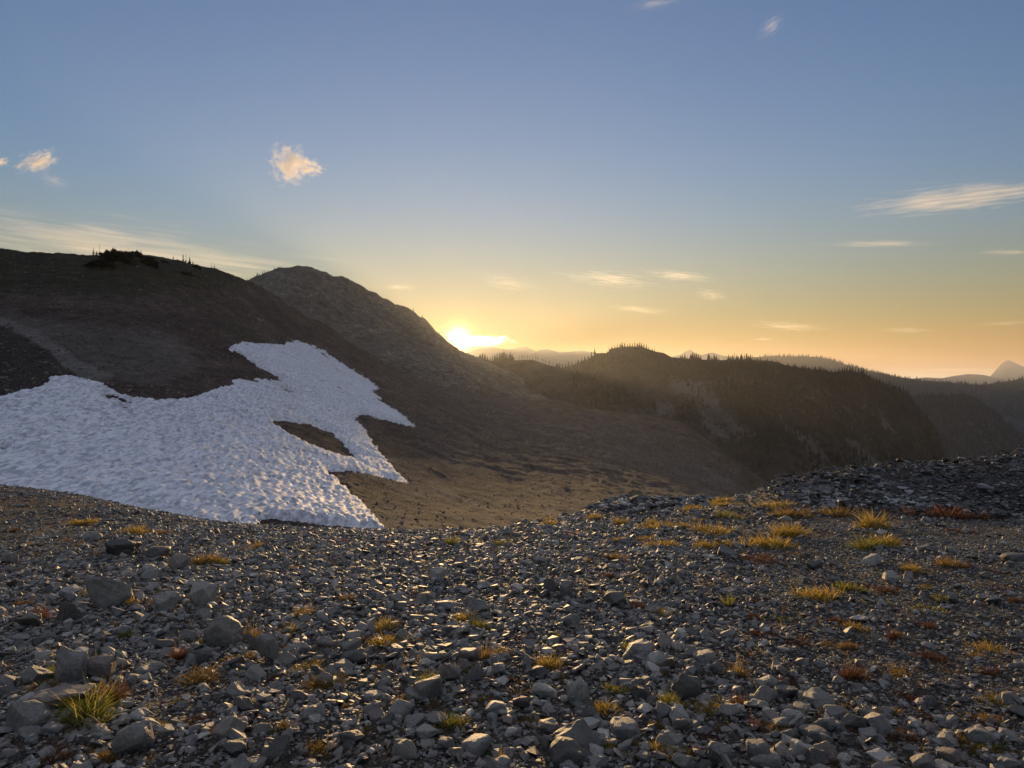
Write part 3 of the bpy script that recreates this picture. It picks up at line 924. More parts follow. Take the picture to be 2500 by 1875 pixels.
def slabs_in(poly, nn, smin, smax, seed, x0, x1, lift, tonelo=0.0, dip=0.12, name_is_big=False):
    r = np.random.default_rng(seed)
    y = r.uniform(11, 18, nn * 6); px = r.uniform(x0, x1, nn * 6)
    x = (px - CX) / F * y
    z = fgz(x, y)
    py = CY - z / y * F
    ok = in_poly(px, py + 3, poly) & (y < _dc[((px + 1500) / 10).astype(int)] + 0.6)
    x, y, z, px, py = [a[ok][:nn] for a in (x, y, z, px, py)]
    m = len(x)
    s = smin * (1 - r.uniform(0, 1, m) * (1 - (smin / smax) ** 1.6)) ** (-1 / 1.6)
    R = rot_mats(r.normal(0, 0.5, m) + np.where(r.uniform(0, 1, m) < .5, 0, np.pi), r.normal(0.05, 0.13, m), r.normal(dip, 0.13, m))
    tb = tonelo + (0.75 * np.exp(-((px - 2130) / 200) ** 2 - ((py - 1222) / 24) ** 2) if name_is_big else 0)
    return r.integers(0, len(SLAB), m), np.stack([x, y, z + r.uniform(0.0, lift, m)], -1), s, R, np.clip(r.uniform(0, 1, m) ** 1.8 * 0.8 + tb * r.uniform(0.3, 1.0, m), 0, 1), (px, py)


def outcrop(name, poly, x0, x1, label, n1, smin, smax, lift, seed, tonelo):
    v, p, s, R, t, _ = slabs_in(poly, n1, smin, smax, seed, x0, x1, lift, tonelo, 0.12, x1 > 2500)
    half = np.arange(len(v)) % 2 == 0
    c1, f1, t1 = merge_pieces(SLAB, v[half], p[half], s[half], R[half], t[half])
    c2, f2, t2 = merge_pieces(SMALL, v[~half], p[~half], s[~half] * 0.8, R[~half], t[~half])
    co, fa, tn = np.concatenate([c1, c2]), np.concatenate([f1, f2 + len(c1)]), np.concatenate([t1, t2])
    uu = np.arange(x0, x1, 4.0); d2 = np.linspace(11.0, 19, 150)
    X = (uu[None] - CX) / F * d2[:, None]; Y = np.repeat(d2[:, None], len(uu), 1)
    Z = fgz(X, Y, False)
    PY = CY - Z / Y * F
    ds = poly_dist(np.repeat(uu[None], len(d2), 0), PY, poly)
    st = fbm(X / 0.5, Y / 0.35, None, 4, seed + 3)
    step = np.round((st + 0.25 * X) * 5) / 5 - 0.25 * X
    Z = Z - 0.06 + smoothstep(-4, 14, ds) * (0.05 + 0.14 * (step - 0.1)) + 0.02 * fbm(X / 0.12, Y / 0.12, None, 3, seed + 5)
    PXu = np.repeat(uu[None], len(d2), 0)
    ftn = np.clip(0.25 + tonelo + 0.3 * fbm(X / 0.8, Y / 0.5, None, 3, seed + 8) + (0.75 * np.exp(-((PXu - 2130) / 200) ** 2 - ((PY - 1222) / 24) ** 2) if x1 > 2500 else 0), 0, 1).ravel()
    g = grid_faces(*X.shape, ds > -8)
    tri = np.concatenate([g[:, [0, 1, 2]], g[:, [0, 2, 3]]])
    co2 = np.stack([X, Y, Z], -1).reshape(-1, 3)
    o = new_mesh(name, np.concatenate([co2, co]), np.concatenate([tri, fa + len(co2)]), slab_m, False, {"tone": np.concatenate([ftn, tn])})
    return o


oc = outcrop("rock_outcrop", OUT, 1820, 3000, None, 5200, 0.05, 0.3, 0.1, 61, 0.0)
tag(oc, "fractured dark bedrock outcrop rising at the right edge above the gravel", "rock outcrop")
oc2 = outcrop("rock_outcrop", PILE, 1410, 1790, None, 620, 0.08, 0.34, 0.1, 62, 0.35)
tag(oc2, "low pile of pale flat slabs on the crest right of the centre", "rock outcrop")

# ------------------------------------------------------------------ snow field
SNOW = [(560, 855), (560, 848), (592, 833), (640, 838), (694, 841), (700, 833), (725, 832), (760, 840), (790, 856), (820, 877), (860, 898), (900, 925), (926, 948), (917, 958), (935, 980), (975, 1005), (1000, 1026), (1015, 1043), (985, 1037), (950, 1029), (900, 1016), (885, 1011), (868, 1021), (882, 1036), (905, 1070), (930, 1105),
        (955, 1140), (980, 1160), (1000, 1178), (960, 1174), (920, 1164), (880, 1153), (840, 1151), (798, 1150), (822, 1170), (852, 1200), (887, 1230), (920, 1270), (942, 1292), (880, 1290), (800, 1283), (720, 1274), (655, 1266), (630, 1275), (655, 1290), (600, 1320), (300, 1320), (0, 1300), (-400, 1290), (-900, 1270),
        (-900, 1010), (-300, 990), (0, 969), (50, 955), (99, 946), (118, 930), (126, 917), (170, 917), (210, 925), (250, 936), (285, 957), (330, 970), (370, 975), (430, 973), (480, 967), (510, 955), (540, 945), (566, 938), (568, 924), (600, 926), (626, 932), (617, 920), (645, 925), (680, 930), (693, 930), (660, 912), (622, 890), (600, 875), (583, 862)]
HOLE = [(664, 1028), (700, 1028), (752, 1037), (805, 1056), (830, 1075), (850, 1100), (868, 1117), (835, 1111), (800, 1100), (760, 1086), (712, 1062), (682, 1042)]
STREAKS = [[(246, 963), (270, 965), (300, 974), (325, 987), (300, 984), (262, 974)], [(297, 996), (315, 997), (306, 1000)], [(690, 950), (706, 953), (714, 957), (700, 955)], [(-20, 1090), (8, 1095), (30, 1106), (-10, 1104)], [(640, 934), (690, 940), (735, 958), (700, 950)]]


def voro(x, y, seed=0):
    """distance to the nearest jittered cell centre"""
    ix, iy = np.floor(x), np.floor(y)
    best = np.full(np.shape(x), 9.0)
    off = np.zeros(np.shape(x))
    z0 = np.zeros_like(ix)
    for a in (-1, 0, 1):
        for b in (-1, 0, 1):
            jx = _hash(ix + a, iy + b, z0, seed); jy = _hash(ix + a, iy + b, z0, seed + 1)
            dx, dy = x - (ix + a + 0.15 + 0.7 * jx), y - (iy + b + 0.15 + 0.7 * jy)
            dd_ = np.hypot(dx, dy)
            off = np.where(dd_ < best, dy, off)
            best = np.minimum(best, dd_)
    return best, off


def snow_material():
    m, nt, b = new_mat("old_snow")
    v = obj_vec(nt)
    n = noise_tex(nt, 0.25, 6, 0.6, v)
    n2 = noise_tex(nt, 6.0, 4, 0.6, v)
    dirt = attr(nt, "dirt")
    col = ramp(nt, n, [(0.3, (0.72, 0.735, 0.77)), (0.7, (0.82, 0.83, 0.85))])
    col = mix_col(nt, 1.0, col, ramp(nt, n2, [(0.3, (0.9, 0.9, 0.9)), (0.7, (1, 1, 1))]), 'MULTIPLY')
    # grey and white noise streaks painted in for shaded sun cups and bright rims
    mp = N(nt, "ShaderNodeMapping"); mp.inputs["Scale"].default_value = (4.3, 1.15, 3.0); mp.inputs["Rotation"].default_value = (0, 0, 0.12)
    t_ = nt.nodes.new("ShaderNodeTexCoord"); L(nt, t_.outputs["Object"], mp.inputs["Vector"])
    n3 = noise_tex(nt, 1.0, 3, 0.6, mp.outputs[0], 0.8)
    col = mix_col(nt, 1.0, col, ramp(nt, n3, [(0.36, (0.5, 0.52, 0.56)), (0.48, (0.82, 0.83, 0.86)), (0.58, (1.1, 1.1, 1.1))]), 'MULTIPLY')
    col = mix_col(nt, dirt.outputs["Fac"], col, (0.3, 0.25, 0.22))
    L(nt, col, b.inputs["Base Color"])
    b.inputs["Roughness"].default_value = 0.7
    b.inputs["Specular IOR Level"].default_value = 0.2
    return m


sp = np.arange(-900, 1024, 3.0)
sq = np.concatenate([np.arange(826, 1060, 1.3), np.arange(1060, 1322, 1.6)])
GX = np.zeros((len(sq), len(sp))); GY = GX.copy(); GZ = GX.copy()
for c, pxv in enumerate(sp):
    ci = (pxv - T_hill['px'][0]) / (T_hill['px'][1] - T_hill['px'][0])
    c0 = int(ci); f = ci - c0
    col = {a: T_hill[a][:, c0] * (1 - f) + T_hill[a][:, c0 + 1] * f for a in ('X', 'Y', 'Z', 'py')}
    pp = np.maximum.accumulate(col['py']) + np.arange(len(col['py'])) * 1e-6
    GX[:, c] = np.interp(sq, pp, col['X']); GY[:, c] = np.interp(sq, pp, col['Y']); GZ[:, c] = np.interp(sq, pp, col['Z'])
PXg = np.repeat(sp[None], len(sq), 0); PYg = np.repeat(sq[:, None], len(sp), 1)
wx = PXg + 5 * vnoise(PXg / 11, PYg / 6, seed=21) + 3 * vnoise(PXg / 4, PYg / 2.5, seed=22)
wy = PYg + 2.5 * vnoise(PXg / 9, PYg / 5, seed=23) + 1.6 * vnoise(PXg / 3.5, PYg / 2.5, seed=24)
sd = poly_dist(wx, wy, SNOW)
sd = np.minimum(sd, -poly_dist(wx, wy, HOLE))
dirt = np.zeros_like(sd)
for s_ in STREAKS[:-1]:
    q_ = poly_dist(PXg + 8 * vnoise(PXg / 8, PYg / 2, seed=31), PYg + 2.5 * vnoise(PXg / 9, PYg / 3, seed=32), s_)
    sd = np.minimum(sd, -q_ * 1.2)
    dirt = np.maximum(dirt, np.exp(-np.maximum(-q_, 0) / 7) * 0.35)
dirt = np.maximum(dirt, 0.45 * smoothstep(-6, 5, poly_dist(PXg, PYg, STREAKS[-1])) * (0.5 + 0.5 * vnoise(PXg / 3, PYg / 1.5, seed=33)))
dirt = np.maximum(dirt, 0.25 * np.exp(-np.abs(sd) / 5))
# sun cups: hollows with sharp rims, longer across the slope
wob = 0.35 * vnoise(GX / 1.3, GY / 1.3, seed=41)
cup, cupo = voro(GX / 0.4 + 0.15 * GY + wob, GY / 1.25 + wob, 5)
cup2, cup2o = voro(GX / 0.27 + 0.2 * GY, GY / 1.1 + wob, 9)
amp = (0.3 * smoothstep(-170, -60, -GY) + 0.14) * (0.45 + 0.55 * smoothstep(28, 60, GY))
swell = 0.1 * fbm(GX / 6, GY / 9, None, 4, 43)
th = 0.28 * smoothstep(-1, 12, sd) - 0.12 * smoothstep(2, -6, sd)
GZs = GZ + th + (amp * (cup - 0.4) + 0.12 * (cup2 - 0.4) + swell) * smoothstep(0, 7, sd)
fade_n = fbm(GX / 0.3, GY / 0.5, None, 2, 47) * 0.01
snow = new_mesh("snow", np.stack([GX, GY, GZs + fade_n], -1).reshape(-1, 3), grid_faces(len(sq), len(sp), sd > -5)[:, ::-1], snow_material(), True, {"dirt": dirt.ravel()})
tag(snow, "patch of old sun cupped snow with ragged tongues on the hillside", None, None, "structure")

for px, py, w, lab in [(530, 976, 7, "small dark stone lying alone on the upper snow below the brown scree lobe"), (838, 1272, 8, "small dark stone lying on the lowest snow tongue"), (783, 972, 4, "tiny dark stone in the middle of the upper snow"),
                       (603, 845, 9, "dark stone at the upper snow tip"), (318, 983, 6, "dark stone at the end of the muddy streak on the snow"), (634, 1267, 7, "dark stone at the snow edge just above the gravel crest")]:
    p = surf_at(T_hill, px, py)[0]
    s = w / F * p[1]
    o = place_stone(BIG_ME[int(px) % len(BIG)], (p[0], p[1], p[2] + 0.25 + s * 0.15), (s, s, s * 1.1), px, (0.1, 0.1), "stone", lab, "single stones on the snow", stone_mo)

# rubble on the hillside around the snow
rh = np.random.default_rng(31)
m_ = 26000
hx = rh.uniform(-100, 1900, m_); hy = 620 + 700 * rh.uniform(0, 1, m_) ** 0.8
ok = (hy > poly_at(HILL_RIDGE, hx) + 6) & (hy < poly_at(SKY_G, hx) + 12)
hx, hy = hx[ok], hy[ok]
on_snow = (poly_dist(hx, hy, SNOW) > -3) & ~(poly_dist(hx, hy, HOLE) > 3)
hx, hy = hx[~on_snow], hy[~on_snow]
hp = surf_at(T_hill, hx, hy)
hs = 0.10 + 0.3 * rh.uniform(0, 1, len(hx)) ** 4 + 0.0008 * hp[:, 1]
_k = rh.uniform(0, 1, len(hx)) < np.where(hx > 850, 0.2, 0.8); hx, hy, hp, hs = hx[_k], hy[_k], hp[_k], hs[_k]; hn = len(hx)
co, fa, tn = merge_pieces(SMALL, rh.integers(0, len(SMALL), hn), hp + np.array([0, 0, 0.03]), hs, rot_mats(rh.uniform(0, 6.28, hn), rh.normal(0, .3, hn), rh.normal(0, .3, hn)), 0.25 + 0.75 * rh.uniform(0, 1, hn))
rub_m = stone_mat("rubble_stone", [(0.0, (0.07, 0.058, 0.05)), (0.5, (0.12, 0.1, 0.082)), (1.0, (0.26, 0.23, 0.19))], 0.2)
rub = new_mesh("rubble", co, fa, rub_m, False, {"tone": tn})
tag(rub, "scattered rubble on the brown hillside around the snow", None, None, "stuff")


# ------------------------------------------------------------------ grass tufts
def grass_mat(name, stops, trans=0.62):
    m = bpy.data.materials.new(name); m.use_nodes = True
    nt = m.node_tree; nt.nodes.clear()
    out = N(nt, "ShaderNodeOutputMaterial")
    col = ramp(nt, attr(nt, "tone").outputs["Fac"], stops)
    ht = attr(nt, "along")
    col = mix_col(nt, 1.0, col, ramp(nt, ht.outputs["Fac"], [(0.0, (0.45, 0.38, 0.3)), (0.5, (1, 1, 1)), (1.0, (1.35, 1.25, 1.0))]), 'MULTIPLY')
    d1 = N(nt, "ShaderNodeBsdfDiffuse"); t1 = N(nt, "ShaderNodeBsdfTranslucent")
    L(nt, col, d1.inputs[0]); L(nt, col, t1.inputs[0])
    mx = N(nt, "ShaderNodeMixShader"); mx.inputs[0].default_value = trans
    L(nt, d1.outputs[0], mx.inputs[1]); L(nt, t1.outputs[0], mx.inputs[2])
    L(nt, mx.outputs[0], out.inputs["Surface"])
    return m


GM = {
    "green": grass_mat("grass_green", [(0, (0.09, 0.14, 0.015)), (0.4, (0.18, 0.2, 0.03)), (0.65, (0.32, 0.27, 0.07)), (1, (0.55, 0.45, 0.22))]),
    "gold": grass_mat("grass_gold", [(0, (0.18, 0.17, 0.03)), (0.4, (0.4, 0.28, 0.06)), (0.8, (0.56, 0.38, 0.1)), (1, (0.65, 0.52, 0.26))]),
    "orange": grass_mat("sedge_orange", [(0, (0.1, 0.1, 0.025)), (0.35, (0.22, 0.14, 0.04)), (0.75, (0.34, 0.22, 0.08)), (1, (0.45, 0.36, 0.2))]),
    "red": grass_mat("plant_red_brown", [(0, (0.07, 0.05, 0.02)), (0.4, (0.15, 0.06, 0.03)), (0.75, (0.23, 0.1, 0.045)), (1, (0.28, 0.2, 0.12))], 0.4),
}


def tuft_mesh(seed, nb, spread, height, width, lean, curl):
    """blades fanning out of a clump of unit width, returned as arrays"""
    r = np.random.default_rng(seed)
    a = r.uniform(0, 2 * np.pi, nb); rad = np.sqrt(r.uniform(0, 1, nb)) * 0.5 * spread
    base = np.stack([np.cos(a) * rad, np.sin(a) * rad, np.full(nb, -0.03)], -1)
    if nb > 100:                                   # several uneven clumps, not one round ball
        nc_ = int(r.integers(4, 8)); cc = r.normal(0, 0.24 * spread, (nc_, 2)); cw = r.uniform(0.3, 1.0, nc_)
        ci_ = r.choice(nc_, nb, p=cw / cw.sum())
        base[:, :2] = base[:, :2] * (0.35 + 0.3 * cw[ci_])[:, None] + cc[ci_]
    out = a + r.normal(0, 0.7, nb)
    ln = height * r.uniform(0.2, 1.0, nb) ** 0.9 * (1.0 if nb <= 100 else (0.55 + 0.5 * cw[ci_]))
    le = np.abs(lean * (0.25 + rad / (0.5 * spread) * 0.9) * r.uniform(0.3, 1.5, nb))
    cu = curl * r.uniform(0.2, 1.6, nb)
    w = width * r.uniform(0.6, 1.3, nb)
    K = 5
    P = np.zeros((nb, K, 3)); pcur = base.copy()
    th = le.copy()
    for k in range(K):
        P[:, k] = pcur
        dirv = np.stack([np.sin(th) * np.cos(out), np.sin(th) * np.sin(out), np.cos(th)], -1)
        pcur = pcur + dirv * (ln / (K - 1))[:, None]
        th = th + cu
    side = np.stack([-np.sin(out), np.cos(out), np.zeros(nb)], -1)
    tw = r.uniform(0, np.pi, nb)
    side = side * np.cos(tw)[:, None] + np.stack([np.cos(out), np.sin(out), np.zeros(nb)], -1) * np.sin(tw)[:, None]
    V = []
    wk = np.array([0.9, 1.0, 0.85, 0.55, 0.0])
    for k in range(K - 1):
        V.append(P[:, k] - side * (w * wk[k] * 0.5)[:, None]); V.append(P[:, k] + side * (w * wk[k] * 0.5)[:, None])
    V.append(P[:, K - 1])
    V = np.stack(V, 1)
    nv = V.shape[1]
    q = np.array([[0, 1, 3, 2], [2, 3, 5, 4], [4, 5, 7, 6]]); t3 = np.array([[6, 7, 8]])
    off = (np.arange(nb) * nv)[:, None, None]
    tone = np.repeat(np.clip(r.beta(1.6, 1.6, nb), 0, 1), nv)
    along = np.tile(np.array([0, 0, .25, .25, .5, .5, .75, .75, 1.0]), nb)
    return V.reshape(-1, 3), (q[None] + off).reshape(-1, 4), (t3[None] + off).reshape(-1, 3), tone, along


def dried_heads(seed, n, h):
    """thin stalks with small seed heads rising over the tuft"""
    r = np.random.default_rng(seed)
    co, fq = [], []
    for k in range(n):
        a = r.uniform(0, 6.28); b = r.uniform(0, 0.3); le = r.uniform(0.05, 0.45); hh = h * r.uniform(0.7, 1.3)
        p0 = np.array([math.cos(a) * b, math.sin(a) * b, 0]); p1 = p0 + np.array([math.cos(a) * math.sin(le), math.sin(a) * math.sin(le), math.cos(le)]) * hh
        s = np.array([-math.sin(a), math.cos(a), 0])
        for (q0, q1, w0, w1) in ((p0, p1, 0.004, 0.003), (p1, p1 + (p1 - p0) * 0.07, 0.012, 0.004)):
            i = len(co)
            co += [q0 - s * w0, q0 + s * w0, q1 + s * w1, q1 - s * w1]
            fq.append([i, i + 1, i + 2, i + 3])
    return np.array(co), np.array(fq)


def make_tuft_me(kind, style, seed):
    nb, spread, height, width, lean, curl = {"tussock": (520, 0.75, 0.58, 0.013, 1.0, 0.32), "low": (520, 0.95, 0.34, 0.014, 0.9, 0.3), "upright": (240, 0.6, 0.75, 0.016, 0.55, 0.14), "spiky": (60, 0.25, 0.7, 0.03, 0.9, 0.08), "mat": (620, 1.0, 0.13, 0.02, 1.1, 0.35)}[style]
    v, q, t, tone, along = tuft_mesh(seed, nb, spread, height, width, lean, curl)
    if style == "upright":
        hc, hf = dried_heads(seed + 5, 5, height * 0.95)
        q = np.concatenate([q, hf + len(v)]); v = np.concatenate([v, hc])
        tone = np.concatenate([tone, np.full(len(hc), 1.0)]); along = np.concatenate([along, np.full(len(hc), 1.0)])
    return new_mesh("tuft", v, [q, t], GM[kind], True, {"tone": tone, "along": along}, link=False)


TUFT_ME = {}


def tuft(px, py, w, kind, style, label, group, k, hs=1.0):
    key = (kind, style, k % 3)
    if key not in TUFT_ME:
        TUFT_ME[key] = make_tuft_me(kind, style, sum(ord(c) for c in kind + style) * 7 + k % 3)
    p = fg_point(px, min(py, 1874))
    s = w * (1.35 if kind == 'gold' else 1.25 if kind == 'green' else 1.12) / F * p[1]
    nm = {"tussock": "grass_tussock", "low": "grass_tuft", "upright": "sedge_tuft", "spiky": "grass_tuft", "mat": "low_plant"}[style]
    o = bpy.data.objects.new(nm, TUFT_ME[key])
    COL.objects.link(o)
    o.location = (p[0], p[1] + s * 0.25, p[2] + 0.005)
    o.rotation_euler = (0, 0, k * 2.4)
    o.scale = (s, s * 0.8, s * hs)
    tag(o, label, {"tussock": "grass tussock", "low": "grass tuft", "upright": "sedge tuft", "spiky": "grass tuft", "mat": "low plant"}[style], group)
    return o


NAMED_TUFTS = [
    (178, 1788, 165, "green", "tussock", "big yellow green grass tussock among boulders at lower left", 1.0),
    (2145, 1343, 96, "green", "tussock", "bright green tussock in the right gravel, the greenest of all", 0.75),
    (2192, 1335, 70, "gold", "tussock", "yellow green half touching the bright green tussock on its right", 0.7),
    (2153, 1294, 96, "gold", "tussock", "large yellow tussock at the foot of the dark outcrop", 0.95),
    (1897, 1340, 110, "gold", "low", "long flat golden tuft in the right gravel", 0.9),
    (1958, 1312, 86, "gold", "tussock", "golden tussock just behind the long flat golden tuft", 0.75),
    (1765, 1306, 80, "gold", "low", "crescent shaped golden tuft near the pale slab pile", 1.0),
    (1779, 1268, 70, "green", "tussock", "olive green tussock on the crest right of the pale slab pile", 0.7),
    (1105, 1786, 62, "green", "tussock", "pale yellow green tuft near the bottom, left of centre", 1.05),
    (314, 1484, 44, "orange", "upright", "upright orange and green sedge beside the two humped boulder", 0.9),
    (610, 1570, 56, "orange", "upright", "tall brown sedge right of the smooth rounded boulder", 1.05),
    (464, 1675, 110, "orange", "tussock", "orange brown sedge clump in front of the tan boulder", 0.6),
    (775, 1690, 115, "orange", "tussock", "wide brown and gold sedge clump left of centre near the bottom", 0.55),
    (2100, 1668, 84, "red", "upright", "dark red brown clump in the lower right gravel", 0.6),
    (2349, 1390, 88, "orange", "low", "rounded orange brown tuft near the right edge", 1.3),
    (1877, 1385, 92, "red", "low", "wide red brown tuft below the long golden one", 1.1),
    (2007, 1472, 112, "gold", "low", "long gold and brown tuft in the middle of the right gravel", 0.9),
    (837, 1327, 40, "red", "mat", "bright orange red plant below the snow tip", 2.2),
    (1101, 1333, 42, "green", "upright", "tall thin green tuft in the dip of the crest", 0.8),
    (1231, 1334, 46, "green", "tussock", "leaning green tuft right of the dip of the crest", 0.8),
    (1532, 1592, 40, "green", "spiky", "spiky pale green tuft right of centre", 1.0),
    (483, 1386, 86, "orange", "low", "long orange sedge strip in the upper left gravel", 1.2),
]
TUFTS = [
    (1730, 1340, 52, "gold", "low"), (1775, 1334, 40, "gold", "low"), (1901, 1241, 62, "gold", "low"), (1950, 1271, 92, "orange", "low"), (2042, 1262, 110, "orange", "low"), (1700, 1248, 45, "gold", "low"), (1775, 1228, 46, "gold", "low"),
    (1755, 1237, 40, "gold", "low"), (1970, 1363, 56, "orange", "mat"), (2227, 1398, 50, "gold", "tussock"), (2170, 1376, 36, "orange", "mat"), (2312, 1268, 120, "red", "low"), (2084, 1448, 60, "green", "low"), (2105, 1436, 52, "red", "mat"), (2170, 1452, 52, "red", "low"),
    (2292, 1501, 76, "green", "mat"), (2272, 1538, 44, "red", "tussock"), (2092, 1538, 42, "gold", "low"), (2186, 1562, 44, "red", "tussock"), (2490, 1472, 34, "red", "tussock"), (1783, 1484, 46, "green", "spiky"), (1836, 1512, 38, "red", "low"), (1880, 1556, 66, "red", "mat"),
    (2084, 1594, 52, "orange", "low"), (1803, 1657, 46, "orange", "upright"), (1942, 1675, 42, "red", "low"), (1987, 1688, 46, "orange", "mat"), (1803, 1732, 46, "red", "upright"), (2190, 1750, 46, "orange", "low"), (2235, 1716, 46, "red", "low"), (2434, 1656, 52, "red", "low"),
    (2450, 1720, 62, "gold", "mat"), (2470, 1852, 110, "green", "mat"), (2400, 1832, 62, "orange", "low"), (1844, 1792, 46, "red", "upright"), (2027, 1862, 60, "orange", "low"), (1637, 1730, 62, "green", "tussock"), (1612, 1642, 28, "orange", "low"), (2300, 1622, 60, "red", "low"), (2385, 1610, 28, "orange", "upright"),
    (1044, 1344, 36, "red", "mat"), (1451, 1271, 38, "gold", "tussock"), (1528, 1284, 40, "gold", "tussock"), (1595, 1283, 30, "gold", "tussock"), (1613, 1293, 60, "gold", "low"), (1634, 1337, 56, "gold", "low"), (1345, 1268, 26, "gold", "low"), (1349, 1285, 42, "gold", "low"), (1402, 1307, 56, "orange", "mat"), (1508, 1323, 32, "gold", "low"),
    (1679, 1291, 34, "gold", "tussock"), (1492, 1413, 34, "red", "tussock"), (1439, 1374, 28, "orange", "low"), (1138, 1522, 52, "gold", "tussock"), (1170, 1540, 54, "green", "low"), (1034, 1519, 28, "orange", "low"), (1557, 1487, 42, "red", "tussock"), (934, 1584, 76, "gold", "low"), (1178, 1613, 46, "orange", "upright"), (1227, 1609, 54, "orange", "tussock"),
    (1618, 1650, 26, "orange", "tussock"), (1256, 1674, 52, "red", "mat"), (1597, 1784, 38, "orange", "low"), (1540, 1828, 38, "orange", "tussock"), (1490, 1832, 36, "green", "low"), (846, 1735, 28, "orange", "low"), (1223, 1868, 32, "orange", "upright"), (98, 1519, 60, "red", "upright"), (317, 1304, 58, "gold", "low"),
    (399, 1307, 42, "orange", "low"), (179, 1282, 48, "gold", "low"), (525, 1381, 52, "green", "low"), (702, 1552, 72, "gold", "low"), (740, 1511, 46, "orange", "upright"), (431, 1617, 50, "red", "upright"), (258, 1727, 86, "red", "upright"), (126, 1869, 72, "red", "tussock"), (14, 1401, 34, "red", "low"), (69, 1442, 28, "red", "mat"),
    (582, 1727, 28, "orange", "tussock"), (814, 1841, 32, "red", "upright"), (671, 1788, 44, "green", "mat"), (585, 1303, 40, "red", "mat"), (625, 1342, 34, "orange", "upright"), (960, 1330, 40, "red", "mat"), (1290, 1300, 36, "orange", "mat"), (1420, 1345, 30, "orange", "mat"), (1590, 1320, 34, "gold", "low"), (1700, 1275, 28, "gold", "low"),
    (1470, 1452, 26, "orange", "low"), (1360, 1560, 26, "gold", "low"), (1690, 1490, 30, "red", "low"), (2350, 1300, 60, "red", "mat"), (2440, 1400, 44, "red", "mat"), (2120, 1500, 36, "orange", "mat"), (2380, 1760, 40, "red", "mat"), (2180, 1830, 40, "orange", "mat"), (1700, 1850, 34, "red", "upright"), (960, 1860, 34, "red", "low"),
]
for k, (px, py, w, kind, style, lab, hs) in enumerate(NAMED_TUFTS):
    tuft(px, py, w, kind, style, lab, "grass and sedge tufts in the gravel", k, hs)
rx_ = random.Random(12)
for k in range(190):
    px = rx_.uniform(20, 2480); lo = float(poly_at(SKY_G, px)) + 25
    py = lo + (1868 - lo) * rx_.random() ** 0.8
    if all(math.hypot(px - t[0], (py - t[1]) * 1.5) > 45 for t in TUFTS) and all(math.hypot(px - t[0], (py - t[1]) * 1.5) > 70 for t in NAMED_TUFTS):
        TUFTS.append((round(px), round(py), rx_.uniform(27, 42) + 42 * rx_.random() * (py - 1250) / 600, rx_.choice(("orange", "orange", "gold", "red", "green")), rx_.choice(("low", "low", "mat", "mat", "tussock"))))
cn = {"green": "green", "gold": "golden", "orange": "orange brown", "red": "red brown"}
sn = {"tussock": "tussock", "low": "tuft", "upright": "sedge", "spiky": "tuft", "mat": "plant"}
tl = mark_labels([t[0] for t in TUFTS], [t[1] for t in TUFTS], [cn[t[3]] + " " + sn[t[4]] for t in TUFTS])
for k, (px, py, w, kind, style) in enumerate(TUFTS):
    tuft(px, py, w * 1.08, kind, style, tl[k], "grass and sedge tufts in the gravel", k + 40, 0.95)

# sparse blades and crumbs of moss between the stones, nobody would count them
rg = np.random.default_rng(77)
cos, qs, ts, tns, als, off = [], [], [], [], [], 0
cnt = 0
while cnt < 700:
    px = rg.uniform(-100, 2600); py = poly_at(SKY_G, px) + 12 + (1874 - poly_at(SKY_G, px)) * rg.uniform(0, 1) ** 1.4
    if vnoise(px / 150, py / 60, seed=61) < -0.15 or py > 1874: continue
    p = fg_point(px, py)
    v, q, t, tone_, al_ = tuft_mesh(1000 + cnt, int(rg.uniform(5, 26)), 0.9, 0.8, 0.035, 0.8, 0.2)
    v = v * (0.03 + 0.06 * rg.uniform()) * (0.8 + p[1] * 0.06) + p
    cos.append(v); qs.append(q + off); ts.append(t + off); tns.append(tone_ * 0.6 + 0.35 * rg.uniform()); als.append(al_); off += len(v)
    cnt += 1
gc = new_mesh("ground_cover", np.concatenate(cos), [np.concatenate(qs), np.concatenate(ts)], GM["orange"], True, {"tone": np.concatenate(tns), "along": np.concatenate(als)})
tag(gc, "sparse dry blades and tiny plants scattered between the stones", None, None, "stuff")

# ------------------------------------------------------------------ conifers
def leafm(name, c):
    m, nt, b = new_mat(name)
    v = obj_vec(nt)
    col = ramp(nt, noise_tex(nt, 1.5, 3, 0.6, v), [(0.3, tuple(x * 0.6 for x in c)), (0.7, tuple(x * 1.5 for x in c))])
    L(nt, col, b.inputs["Base Color"])
    b.inputs["Roughness"].default_value = 0.9
    b.inputs["Specular IOR Level"].default_value = 0.1
    return m


needle = leafm("conifer_needles", (0.013, 0.015, 0.008))
bark = leafm("conifer_bark", (0.06, 0.05, 0.04))


